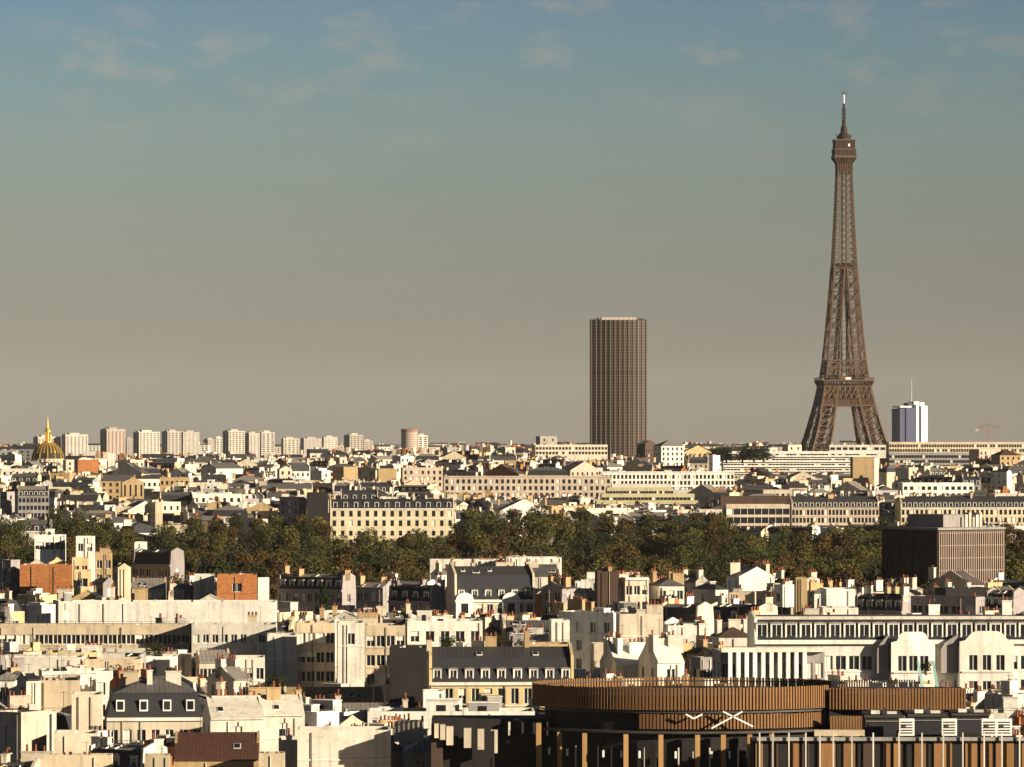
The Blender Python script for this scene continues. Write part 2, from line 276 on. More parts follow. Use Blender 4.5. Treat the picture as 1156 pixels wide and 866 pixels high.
def bld(px0, px1, y, D=None, dep=12, yaw=0, wall='cream', roof='flat', rc=None, cols=None, ww=1.15, wh=1.7, st=3.0, rows=None, top=0.9, sidew=True, ch=0, chs=None, dorm=0, band=False, label=None, cat='building', name='apartment_building', yb=None, group=None, lod=None, seed=None, base=None, boxes=0, hole=None, trim=None, party=True, balc=(), h1=2.5, pitch=0.30, dsz=(1.25, 1.75)):
    if label and D and 845 < D < 1120 and roof != 'flat' and h1 == 2.5: y += {'mansard': 3.6, 'hipmansard': 3.6}.get(roof, 2.0) * F / D * .8
    if label and yaw < -38: yaw = -33; dep = min(dep, 5)
    D = D or DY(y); th = R(yaw); E = (px1 - px0) * D / F
    rnd = random.Random(seed if seed is not None else int(px0 * 131 + y * 17 + D))
    d = min(dep, max(3.0, (E - 2.5) / max(abs(sin(th)), 1e-3))); w = max(2.0, (E - d * abs(sin(th))) / cos(th))
    cy = D + (w * abs(sin(th)) + d * cos(th)) / 2; cx = X((px0 + px1) / 2, cy * 0.5 + D * 0.5)
    zt = Z(y, D); zb = G(cy) - 1 if base is None else base; H = zt - zb
    if lod is None: lod = 2 if D > 1500 else 1 if D > 900 else 0
    root = empty(name, (cx, cy, zb), th)
    PROT.append((px0, px1, yb if yb else y + 8, D)); FOOT.append((cx, cy, (px1 - px0) / 2 * D / F, (w * abs(sin(th)) + d * cos(th)) / 2))
    trim = trim or ('white' if wall in ('cream', 'offwhite', 'yellow', 'stone') else wall)
    par = 0.7 if roof == 'flat' else 0
    wm = MB(); zs = []; k = 0; nr = rows if rows is not None else min(4 if lod == 0 else 3, int((H - 2) / st))
    zc = H - par - top
    while k < nr and zc - wh > 1: zs.append((zc - wh, zc)); zc -= st; k += 1
    holes = None if lod == 2 else []
    def colset(width, n, jitter=True):
        if n <= 0: return []
        s_ = width / n; o_ = [(s_ * (i + 0.5) - ww / 2, s_ * (i + 0.5) + ww / 2) for i in range(n)]
        if ww > s_ * 0.92: o_ = [(s_ * (i + 0.04), s_ * (i + 0.96)) for i in range(n)]
        return [(round(a, 3), round(b, 3)) for a, b in o_]
    nc = cols if cols is not None else max(1, int(w / 2.8))
    ncs = 0 if not sidew else max(1, int(d / 3.5))
    hole = hole or 'glass'; 
    for (p, u, W_, n_) in (((-w/2, -d/2), (1, 0), w, nc), ((w/2, -d/2), (0, 1), d, ncs), ((w/2, d/2), (-1, 0), w, 0), ((-w/2, d/2), (0, -1), d, ncs)):
        facade(wm, p, u, W_, 0, H, colset(W_, n_), zs if n_ else [], wall, holes_out=holes, hole=hole, rnd=rnd)
    if roof != 'flat': wm.poly([(-w/2, -d/2, H), (w/2, -d/2, H), (w/2, d/2, H), (-w/2, d/2, H)], 'felt')
    if band or roof in ('mansard', 'hipmansard'):      # cornice
        c_ = 0.35; wm.box(-w/2 - c_*0, w/2, -d/2 - c_, -d/2 - 0.003, H - 0.45, H - 0.05, trim)
        for bz in balc: wm.box(-w/2, w/2, -d/2 - 0.2, -d/2 - 0.003, H - bz - 0.2, H - bz, trim)
    rm = MB(); rc = rc or rnd.choice(('zinc', 'zinc', 'palezinc', 'darkzinc')); ridge = H
    if roof == 'flat':
        t = 0.3; wm.poly([(-w/2+t, -d/2+t, H), (w/2-t, -d/2+t, H), (w/2-t, -d/2+t, H-par), (-w/2+t, -d/2+t, H-par)], wall)
        for (a, b, c, e) in ((-w/2, w/2, -d/2, -d/2+t), (-w/2, w/2, d/2-t, d/2), (-w/2, -w/2+t, -d/2+t, d/2-t), (w/2-t, w/2, -d/2+t, d/2-t)):
            wm.poly([(a, c, H), (b, c, H), (b, e, H), (a, e, H)], trim)
        for q in (((-w/2+t, -d/2+t), (-w/2+t, d/2-t)), ((w/2-t, d/2-t), (w/2-t, -d/2+t)), ((w/2-t, d/2-t), (-w/2+t, d/2-t))):
            (a, b), (c, e) = q; wm.poly([(a, b, H-par), (c, e, H-par), (c, e, H), (a, b, H)], wall)
        rm.poly([(-w/2+t, -d/2+t, H-par+0.01), (w/2-t, -d/2+t, H-par+0.01), (w/2-t, d/2-t, H-par+0.01), (-w/2+t, d/2-t, H-par+0.01)], rc if rc in ('gravel', 'felt') else rnd.choice(('gravel', 'gravel', 'felt')))
        zr = H - par
    elif roof == 'mansard':
        s_ = min(1.0, d * 0.12); h2 = (d/2 - s_) * pitch; pw = 0.4 if party else 0
        prof = [(-d/2, H), (-d/2 + s_, H + h1), (0, H + h1 + h2), (d/2 - s_, H + h1), (d/2, H)]
        rm.extr(prof, -w/2 + pw, w/2 - pw, 'slate', mats=['slate', rc, rc, 'slate', 'felt'])
        if party:
            pr = [(-d/2, H), (-d/2 + s_ * 0.5, H + h1 + 0.3), (0, H + h1 + h2 + 0.5), (d/2 - s_ * 0.5, H + h1 + 0.3), (d/2, H)]
            wm.extr(pr, -w/2, -w/2 + pw, wall); wm.extr(pr, w/2 - pw, w/2, wall)
        ridge = H + h1 + h2
    elif roof == 'hipmansard':
        s_ = 0.9; a, b = w/2, d/2; P0 = [(-a,-b),(a,-b),(a,b),(-a,b)]; P1 = [(-a+s_,-b+s_),(a-s_,-b+s_),(a-s_,b-s_),(-a+s_,b-s_)]
        for i in range(4):
            j = (i+1) % 4; rm.poly([(*P0[i], H), (*P0[j], H), (*P1[j], H+h1), (*P1[i], H+h1)], 'slate')
        q = min(a, b) - s_; h2 = q * 0.35; r0 = (-a + s_ + q, -b + s_ + q) if a >= b else (-a + s_ + q, -b + s_ + q); r1 = (a - s_ - q, b - s_ - q)
        A, B, C, E_ = [(x_, y_, H + h1) for x_, y_ in P1]; r0 = (*r0, H+h1+h2); r1 = (*r1, H+h1+h2)
        if a >= b: rm.poly([A, B, r1, r0], rc); rm.poly([B, C, r1], rc); rm.poly([C, E_, r0, r1], rc); rm.poly([E_, A, r0], rc)
        else: rm.poly([A, B, r0], rc); rm.poly([B, C, r1, r0], rc); rm.poly([C, E_, r1], rc); rm.poly([E_, A, r0, r1], rc)
        ridge = H + h1 + h2
    elif roof in ('gable', 'gableside'):
        ax = 'x' if roof == 'gable' else 'y'; sp = d if ax == 'x' else w; ln = w if ax == 'x' else d; h2 = sp / 2 * max(pitch, 0.45)
        o_ = 0.25; rm.extr([(-sp/2 - o_, H - 0.05), (0, H + h2), (sp/2 + o_, H - 0.05), (sp/2 + o_, H + 0.12), (0, H + h2 + 0.18), (-sp/2 - o_, H + 0.12)], -ln/2 + 0.02, ln/2 - 0.02, rc, axis=ax)
        wm.extr([(-sp/2, H), (0, H + h2 + (0.35 if party else -0.06)), (sp/2, H)], -ln/2, -ln/2 + 0.3, wall, axis=ax); wm.extr([(-sp/2, H), (0, H + h2 + (0.35 if party else -0.06)), (sp/2, H)], ln/2 - 0.3, ln/2, wall, axis=ax)
        ridge = H + h2
    elif roof == 'hip':
        a, b = w/2 + 0.3, d/2 + 0.3; q = min(a, b); h2 = q * 0.5; A, B, C, E_ = (-a,-b,H), (a,-b,H), (a,b,H), (-a,b,H); r0 = (-a+q, -b+q, H+h2); r1 = (a-q, b-q, H+h2)
        if a >= b: rm.poly([A, B, r1, r0], rc); rm.poly([B, C, r1], rc); rm.poly([C, E_, r0, r1], rc); rm.poly([E_, A, r0], rc)
        else: rm.poly([A, B, r0], rc); rm.poly([B, C, r1, r0], rc); rm.poly([C, E_, r1], rc); rm.poly([E_, A, r0, r1], rc)
        ridge = H + h2
    if roof != 'flat': zr = ridge
    # low boxes, lift heads and vents on flat roofs
    if roof == 'flat':
        for i in range(boxes):
            bw = rnd.uniform(1.2, min(4.5, w * 0.4)); bd = rnd.uniform(1.2, min(3.5, d * 0.5)); bh = rnd.uniform(0.7, 2.4); bx = rnd.uniform(-w/2 + bw, w/2 - bw); by = rnd.uniform(-d/2 + bd, d/2 - bd)
            bm_ = MB(); bm_.box(-bw/2, bw/2, -bd/2, bd/2, 0, bh, rnd.choice((wall, 'white', 'offwhite', 'grey')), top='gravel'); bm_.box(-bw/2-0.08, bw/2+0.08, -bd/2-0.08, bd/2+0.08, bh, bh+0.12, trim)
            if bw > 1.8: bm_.box(-bw*0.2, bw*0.1, -bd/2 - 0.012, -bd/2 + 0.05, 0.05, bh * 0.75, 'glass')
            bm_.build('rooftop_room' if bw > 2 else 'vent_box', root, (bx, by, zr + 0.02))
        if lod < 2 and w > 5:
            for i in range(rnd.randint(2, 4)): vm = MB(); vx = rnd.uniform(-w/2+0.8, w/2-0.8); vy = rnd.uniform(-d/2+0.8, d/2-0.8); hh = rnd.uniform(0.4, 1.1); vm.box(vx-0.18, vx+0.18, vy-0.18, vy+0.18, zr, zr+hh, rnd.choice(('metal', 'white', 'grey'))); vm.build('roof_vent', root)
    if lod < 2 and wall not in ('darkwall',):
        if nc == 0 and H > 6 and not label:                          # flues built against a blank wall, and a patch of old render
            for i in range(rnd.randint(1, 3)):
                x_ = rnd.uniform(-w/2 + .6, w/2 - .6); wm.box(x_ - .35, x_ + .35, -d/2 - .10, -d/2 - .004, H * .2, H - (.1 if roof == 'flat' else .5), wall)
            wm.box(-w/2, w/2, -d/2 - .07, -d/2 - .003, H - 3.4, H - 3.25, trim)
        elif w > 4:
            for i in range(min(3, nr)): wm.box(-w/2, w/2, -d/2 - .12, -d/2 - .003, H - par - top - wh - .3 - i * st, H - par - top - wh - .14 - i * st, trim)
        for i in range(rnd.randint(1, 2 + int(w / 12))):
            q = MB(); x_ = rnd.uniform(-w/2 + .3, w/2 - .3); q.bar((x_, -d/2 - .12, H * .15), (x_, -d/2 - .12, H - .3), .05, rnd.choice(('metal', 'grey', 'white', 'pink'))); q.build('downpipe', root)
        if roof in ('gable', 'mansard') and w > 5:
            base_y, base_z, sl2 = (-d/2, H, max(pitch, .45)) if roof == 'gable' else (-d/2 + min(1.0, d * .12), H + h1, pitch)
            for i in range(rnd.randint(1, 1 + int(w / 5))):
                t_ = rnd.uniform(.25, .6) * (d/2 - 1); a_ = math.atan(sl2); q = MB(); q.box(-.42, .42, -.6, .6, 0, .14, 'frame'); q.box(-.33, .33, -.5, .5, .15, .17, 'glass')
                o_ = q.build('roof_window', root, (rnd.uniform(-w/2 + 1, w/2 - 1), base_y + t_, base_z + t_ * sl2 + (.14 if roof == 'gable' else .02))); o_.rotation_euler = (a_, 0, 0)
        if roof == 'flat' and w > 4 and rnd.random() < .5:
            q = MB(); n_ = int(w / 1.5)
            for i in range(n_ + 1): x_ = -w/2 + .3 + (w - .6) * i / n_; q.bar((x_, -d/2 + .4, H - par), (x_, -d/2 + .4, H + .6), .03, 'metal')
            for z_ in (H + .3, H + .6): q.bar((-w/2 + .3, -d/2 + .4, z_), (w/2 - .3, -d/2 + .4, z_), .03, 'metal')
            q.build('railing', root)
    wm.build('wall', root); rm.build('roof', root)
    if holes: add_windows(root, holes, rnd)
    if dorm:
        dm = dormer_mesh(max(dsz[0], 1.5) if lod == 2 else dsz[0], dsz[1], 'white' if wall != 'brick' else 'offwhite', 'palezinc')
        for i in range(dorm):
            x_ = -w/2 + w * (i + 0.5) / dorm; o_ = put(dm, 'dormer', root, (x_, -d/2 + 0.15, H + 0.15))
            if lod < 2: f, p = window_mesh(round(dsz[0] - .36, 2), round(dsz[1] - .45, 2), rnd.choices((0, 1, 2), (0.7, 0.15, 0.15))[0]); put(f, 'window', o_, (0, 0.12, 0.25)); 
            else: pass
            if lod >= 0:
                pm = window_mesh(round((max(dsz[0], 1.5) if lod == 2 else dsz[0]) - .36, 2), round(dsz[1] - .45, 2), 0)[1]; put(pm, 'pane', o_, (0, 0.125, 0.25))
    near = D < 800
    cm_ = rnd.choice((wall, 'cream', 'offwhite', 'tan')) if wall not in ('brick',) else 'brick'
    for i in range(ch):
        side = -1 if (i % 2 == 0) else 1
        if roof == 'flat': x_ = rnd.uniform(-w/2 + 0.6, w/2 - 0.6); y_ = rnd.uniform(-d/2 + 1.2, d/2 - 1.2); z_ = zr
        else:
            x_ = side * (w/2 - 0.35) if i < 2 else rnd.uniform(-w/2 + 1, w/2 - 1); y_ = rnd.uniform(-d * 0.25, d * 0.3)
            z_ = (H + h1 + (d/2 - abs(y_)) * 0.26) if roof in ('mansard', 'hipmansard') else H + (ridge - H) * 0.8
        ll = rnd.uniform(1.4, min(4.0, d * 0.4)) ; alongx = rnd.random() < 0.3
        chimney(root, x_, y_, z_, ll if alongx else 0.7, 0.7 if alongx else ll, rnd.uniform(0.7, 1.5), cm_, near, rnd)
    if chs:
        for (fx, fy, lx, ly, hh, mm_) in chs: chimney(root, fx * w/2, fy * d/2, zr - 0.3, lx, ly, hh, mm_, near, rnd)
    if rnd.random() < 0.75 and lod < 2:
        a_ = MB(); ax_ = rnd.uniform(-w*0.3, w*0.3); hh = rnd.uniform(1.5, 3.2); a_.bar((ax_, 0, zr - 0.5), (ax_, 0, zr + hh), 0.03, 'metal'); a_.bar((ax_ - 0.5, 0, zr + hh - 0.2), (ax_ + 0.5, 0, zr + hh - 0.2), 0.02, 'metal')
        for q in range(4): a_.bar((ax_ - 0.45 + q*0.3, -0.3, zr + hh - 0.2), (ax_ - 0.45 + q*0.3, 0.3, zr + hh - 0.2), 0.015, 'metal')
        a_.build('aerial', root)
    ex = []
    if dorm: ex.append('dormers')
    if ch > 2: ex.append('many chimneys')
    elif ch: ex.append('chimneys')
    if boxes: ex.append('roof huts')
    ds = f"{DESC.get(wall, wall)} {RN[roof]}" + (f" with {ex[0]}" if ex else '')
    if label: tag(root, label, cat, group)
    else: root['category'] = cat; root['group'] = group or 'buildings of the dense city'; REG.append((root, ds, (px0 + px1) / 2, y, D))
    root['_w'] = w; root['_d'] = d; root['_h'] = H
    return root

exec_order = []
# ------------------------------------------------------------------ iron lattice tower
def lattice_tower():
    D = 3500.0; root = empty('lattice_tower', (X(953, D), D, 0), R(5.5)); tag(root, 'tall brown iron lattice tower with platforms and a mast, rising over the city', 'tower')
    ow = [(0, 55), (57, 30.6), (71, 25.4), (84, 21.8), (97, 18.8), (105, 17.1), (115, 15.4), (128, 13.6), (145, 12.0), (176, 9.5), (195, 8.1), (233, 6.2), (262, 5.1), (275, 4.9)]
    iw = [(0, 36), (57, 17.5), (71, 14.0), (84, 11.2), (97, 8.8), (115, 6.0), (145, 4.2), (176, 2.2), (195, 0.8)]
    O = lambda z: interp(ow, z); I = lambda z: interp(iw, z)
    def brace(mb, a0, b0, a1, b1, r, m='iron'): mb.bar(a0, b1, r, m); mb.bar(b0, a1, r, m)
    def leg(sx, sy, levels, nm, rc_, rb):
        mb = MB()
        for z0, z1 in zip(levels, levels[1:]):
            c = []
            for z in (z0, z1):
                o, i = O(z), I(z); c.append([(sx*o, sy*o, z), (sx*i, sy*o, z), (sx*i, sy*i, z), (sx*o, sy*i, z)])
            for k in range(4):
                j = (k + 1) % 4; mb.bar(c[0][k], c[1][k], rc_, 'iron'); mb.bar(c[1][k], c[1][j], rb, 'iron')
                brace(mb, c[0][k], c[0][j], c[1][k], c[1][j], rb, 'iron' if k in (0, 3) else 'irondark')  # inner-face braces and rails darker: shade inside the leg put into colour
                # secondary web: mid rail
                ma = [(c[0][k][q] + c[1][k][q]) / 2 for q in range(3)]; mb_ = [(c[0][j][q] + c[1][j][q]) / 2 for q in range(3)]; 
                if z1 < 112: mb.bar(ma, mb_, rb * 0.5, 'iron' if k in (0, 3) else 'irondark')
        mb.build(nm, root)
    for sx in (-1, 1):
        for sy in (-1, 1):
            leg(sx, sy, [-1, 14, 28, 42, 54], 'lower_leg', 1.2, 0.6)
            leg(sx, sy, [57, 65.5, 74, 82, 90, 97, 104, 111], 'leg', 0.9, 0.38)
            leg(sx, sy, [116, 127, 138, 149, 159, 169, 178, 187, 195], 'upper_leg', 0.55, 0.22)
    # arches and first platform (hidden from here by roofs, built all the same)
    a = MB()
    for s_ in (0, 1, 2, 3):
        t = R(90 * s_); pr = None
        for k in range(25):
            ang = math.pi * k / 24; x, z = 35 * cos(ang), 14 + 38 * sin(ang); y = O(z) if z < 57 else 33
            q = (x * cos(t) + y * sin(t), -x * sin(t) + y * cos(t), z)
            if pr: a.bar(pr, q, 0.9, 'iron')
            pr = q
    a.build('arch', root)
    p = MB(); p.box(-35.5, 35.5, -35.5, -15, 54, 58.5, 'iron'); p.box(-35.5, 35.5, 15, 35.5, 54, 58.5, 'iron'); p.box(-35.5, -15, -15, 15, 54, 58.5, 'iron'); p.box(15, 35.5, -15, 15, 54, 58.5, 'iron'); p.build('first_platform', root)
    # belt of trusswork under the second platform
    p = MB()
    for s_ in range(4):
        t = R(90 * s_); rot = lambda x, y, z: (x*cos(t) - y*sin(t), x*sin(t) + y*cos(t), z)
        for (z0, z1, n, r) in ((96.5, 101.5, 20, 0.2), (101.5, 110.0, 9, 0.42)):
            o0, o1 = O(z0) + 0.3, O(z1) + 0.3
            p.bar(rot(-o0, -o0, z0), rot(o0, -o0, z0), 0.6, 'iron'); p.bar(rot(-o1, -o1, z1), rot(o1, -o1, z1), 0.6, 'iron')
            for k in range(n):
                u0, u1 = -1 + 2*k/n, -1 + 2*(k+1)/n
                brace(p, rot(u0*o0, -o0, z0), rot(u1*o0, -o0, z0), rot(u0*o1, -o1, z1), rot(u1*o1, -o1, z1), r)
                p.bar(rot(u0*o0, -o0, z0), rot(u0*o1, -o1, z1), r, 'iron')
    p.box(-13.5, 13.5, -13.5, 13.5, 102.5, 109.5, 'irondark'); p.build('truss_belt', root)  # dark box added behind the braces, standing in for shade inside the belt
    p = MB()
    p.box(-17, 17, -17, 17, 110.2, 112.0, 'irondark')
    for s_ in range(4):
        t = R(90 * s_); rot = lambda x, y, z: (x*cos(t) - y*sin(t), x*sin(t) + y*cos(t), z)
        for k in range(17):
            x = -17 + 34 * k / 16; p.bar(rot(x, -17.0, 108.6), rot(x * 1.12, -19.8, 113.6), 0.32, 'iron')
            p.bar(rot(x, -17.0, 112.5), rot(x * 1.12, -19.8, 113.6), 0.22, 'iron')
    p.box(-20, 20, -20, 20, 113.7, 114.8, 'iron')
    for s_ in range(4):
        t = R(90 * s_); rot = lambda x, y, z: (x*cos(t) - y*sin(t), x*sin(t) + y*cos(t), z)
        p.bar(rot(-20, -20, 116.4), rot(20, -20, 116.4), 0.14, 'iron')
        for k in range(21): p.bar(rot(-20 + 2*k, -20, 114.8), rot(-20 + 2*k, -20, 116.4), 0.1, 'iron')
    p.box(-13.5, -5.5, -15, 15, 114.9, 118.4, 'irondark'); p.box(5.5, 13.5, -15, 15, 114.9, 118.4, 'irondark'); p.box(-5.4, 5.4, -15.0, -6, 114.9, 117.6, 'iron'); p.box(-2.2, 2.0, -20.2, -20.05, 114.9, 116.4, 'paint_white')
    o_ = p.build('second_platform', root); o_.scale = (.93, .93, 1)
    p = MB()      # trusses just above the second platform, lift shafts in the middle
    for z0, z1 in ((118.5, 123.5), (123.5, 128.5)):
        for s_ in range(4):
            t = R(90 * s_); rot = lambda x, y, z: (x*cos(t) - y*sin(t), x*sin(t) + y*cos(t), z); o0, o1 = O(z0), O(z1)
            for k in range(6):
                u0, u1 = -1 + k/3, -1 + (k+1)/3; brace(p, rot(u0*o0, -o0, z0), rot(u1*o0, -o0, z0), rot(u0*o1, -o1, z1), rot(u1*o1, -o1, z1), 0.33)
            p.bar(rot(-o1, -o1, z1), rot(o1, -o1, z1), 0.4, 'iron')
    for sx in (-1, 1):
        for sy in (-1, 1): p.bar((sx*1.8, sy*1.8, 112), (sx*1.5, sy*1.5, 272), 0.26, 'irondark')
    for k in range(40):
        z = 116 + 4*k; p.bar((-1.7, -1.7, z), (1.7, -1.7, z + 2), 0.16, 'irondark'); p.bar((-1.7, -1.7, z), (-1.7, 1.7, z + 2), 0.16, 'irondark')
    p.build('lift_shaft', root)
    p = MB(); n = 17; lv = [195 + (272 - 195) * (1 - (1 - k / n) ** 1.0) for k in range(n + 1)]
    for z0, z1 in zip(lv, lv[1:]):
        for s_ in range(4):
            t = R(90 * s_); rot = lambda x, y, z: (x*cos(t) - y*sin(t), x*sin(t) + y*cos(t), z); o0, o1 = O(z0), O(z1)
            p.bar(rot(-o0, -o0, z0), rot(-o1, -o1, z1), 0.42, 'iron'); p.bar(rot(0, -o0, z0), rot(0, -o1, z1), 0.36, 'iron'); p.bar(rot(-o1, -o1, z1), rot(o1, -o1, z1), 0.2, 'iron')
            for u0, u1 in ((-1, 0), (0, 1)): brace(p, rot(u0*o0, -o0, z0), rot(u1*o0, -o0, z0), rot(u0*o1, -o1, z1), rot(u1*o1, -o1, z1), 0.22)
    p.box(-7.9, 7.9, -7.9, 7.9, 194, 195.2, 'iron'); p.box(-5.5, 5.5, -6.8, 6.8, 195.3, 198, 'irondark')
    p.build('spire_lattice', root)
    p = MB()
    p.lathe([(5.0*1.414, 262), (5.1*1.414, 268), (7.6*1.414, 273)], 'irondark', 4, a0=R(45))
    for s_ in range(4):
        t = R(90 * s_); rot = lambda x, y, z: (x*cos(t) - y*sin(t), x*sin(t) + y*cos(t), z)
        for k in range(7): x = -1 + k/3; p.bar(rot(x*5.1, -5.25, 262), rot(x*5.2, -5.35, 269), 0.3, 'iron'); p.bar(rot(x*5.2, -5.35, 269), rot(x*7.6, -7.7, 273), 0.3, 'iron')
    p.box(-8, 8, -8, 8, 273, 274.6, 'iron'); p.box(-7.3, 7.3, -7.3, 7.3, 274.6, 278.6, 'irondark'); p.box(-7.8, 7.8, -7.8, 7.8, 278.6, 279.4, 'iron'); p.box(-6.6, 6.6, -6.6, 6.6, 279.4, 285.2, 'irondark'); p.box(-7.4, 7.4, -7.4, 7.4, 285.2, 286.2, 'iron')
    for k in range(9):
        x = -7.2 + 14.4 * k / 8
        for s_ in range(4):
            t = R(90 * s_); rot = lambda x, y, z: (x*cos(t) - y*sin(t), x*sin(t) + y*cos(t), z); p.bar(rot(x, -7.4, 274.6), rot(x, -7.4, 278.6), 0.2, 'iron'); p.bar(rot(x*0.93, -6.8, 279.4), rot(x*0.93, -6.8, 285.2), 0.22, 'iron')
    p.box(2.0, 3.2, -7.0, -6.9, 281, 283, 'paint_white')
    p.build('top_gallery', root)
    p = MB(); p.lathe([(5.0, 286.2), (4.9, 288), (3.4, 290.5), (2.4, 291.2), (2.4, 294.5), (1.4, 296.5), (1.2, 299), (1.7, 299.4), (0.9, 300.5)], 'irondark', 12)
    for k in range(10): t = R(36 * k); p.bar((4.6*cos(t), 4.6*sin(t), 286.2), (5.6*cos(t), 5.6*sin(t), 290), 0.18, 'irondark')
    p.build('cupola', root)
    p = MB(); p.lathe([(0.9, 300.5), (0.8, 312)], 'irondark', 8)
    for z in (301.5, 303.5, 305.5, 307.5): p.box(-1.5, 1.5, -1.5, 1.5, z, z + 0.8, 'irondark')
    p.build('mast', root)
    p = MB(); p.lathe([(0.55, 307.5), (0.45, 318.5), (0.001, 318.6)], 'paint_white', 8); p.box(-2.2, 2.2, -0.3, 0.3, 318.7, 319.2, 'irondark'); p.bar((0, 0, 318.5), (0, 0, 321.5), 0.18, 'irondark'); p.bar((-1.3, 0, 320), (1.3, 0, 320), 0.12, 'irondark'); p.build('antenna', root)
lattice_tower()

# ------------------------------------------------------------------ dark office tower
def office_tower():
    D = 5700.0; zb = G(D); zt = Z(361, D); H = zt - zb; root = empty('office_tower', (X(698.5, D), D + 25, zb), R(4)); tag(root, 'huge dark bronze office tower with bowed face and vertical fins', 'skyscraper')
    n = 24; hw = 32.0
    def plan(s_, off=0.0): x = -hw + 2*hw*s_; return x, -(7.5 + 9.5 * (1 - (x / hw) ** 2)) - off
    b = MB(); pts = [plan(k / n) for k in range(n + 1)]; back = [(x, -y) for x, y in reversed(pts)]; ring = pts + back
    for (x0, y0), (x1, y1) in zip(ring, ring[1:] + ring[:1]): b.poly([(x0, y0, 0), (x1, y1, 0), (x1, y1, H), (x0, y0, H)], 'towerglass')
    b.poly([(x, y, H) for x, y in ring], 'felt'); b.build('glass_body', root)
    s2 = MB(); nf = int(H / 3.5)
    for i in range(nf):
        z = H - 1 - i * 3.5
        for side in (1, -1):
            for k in range(n):
                x0, y0 = plan(k / n, 0.25); x1, y1 = plan((k+1) / n, 0.25); s2.poly([(x0, y0*side, z - 1.1), (x1, y1*side, z - 1.1), (x1, y1*side, z), (x0, y0*side, z)], 'bronze' if i != 17 else 'towerglass')
                s2.poly([(x0, y0*side, z), (x1, y1*side, z), (x1, (y1+0.4)*side, z), (x0, (y0+0.4)*side, z)], 'towerglass')
    s2.build('floor_bands', root)
    f = MB()
    for side in (1, -1):
        for k in range(25):
            x, y = plan(k / 24); r = 0.55 if k % 2 == 0 else 0.15
            f.box(x - r, x + r, min(y*side, (y - (1.5 if r > .3 else .5))*side), max(y*side, (y - (1.5 if r > .3 else .5))*side), 0, H + (0.8 if r > .3 else 0), 'bronze')
    f.build('fin_screen', root)
    e = MB()
    for sx in (-1, 1): e.box(sx*32.1 - 0.8, sx*32.1 + 0.8, -5.5, 5.5, 0, H + 1, 'bronze')
    e.build('end_pier', root)
    c = MB(); c.box(-20, 20, -8, 8, H, H + 3.2, 'concretepink'); c.box(-31, 31, -7, 7, H, H + 1.0, 'towerglass'); c.box(-26, -23, -3, 3, H + 0.9, H + 3, 'metal'); c.box(24, 28, -3, 3, H + 0.9, H + 2.6, 'metal'); c.build('roof_plant', root)
office_tower()

# ------------------------------------------------------------------ blue and white tower with antenna
def blue_tower():
    D = 4300.0; k = D / F; root = empty('glass_tower', (X(1027.5, D), D + 12, G(D)), R(20)); tag(root, 'blue glass tower with white corner and thin antenna beside the iron tower', 'skyscraper')
    H = Z(460, D) - G(D); b = MB(); b.box(-7, 2.5, -9, 9, 0, H, 'blueglass'); b.box(-12.5, -7.05, -8, 9, 0, H - 1, 'blueglass'); b.build('glass_body', root)
    w = MB(); w.box(2.6, 5.0, -9.4, 9, 0, H + 2.5, 'paint_white'); w.box(5.1, 7.2, -8.6, 9, 0, H + 1, 'blueglass'); w.box(7.3, 13.5, -9.4, 9, 0, H + 1.5, 'paint_white'); w.build('white_pier', root)
    c = MB(); c.box(-12.4, -1, -8, 8, H, H + 1.3, 'paint_white'); c.box(-3, 1, -5, 5, H, H + 4, 'metal'); c.box(2, 7, -6, 6, H + 1, H + 5.2, 'paint_white'); c.box(8, 12, -6, 6, H + 1, H + 4.4, 'paint_white'); c.build('crown', root)
    a = MB(); a.bar((2.5, 0, H), (2.5, 0, H + 25), 0.35, 'offwhite', 0.12); a.build('antenna', root)
blue_tower()

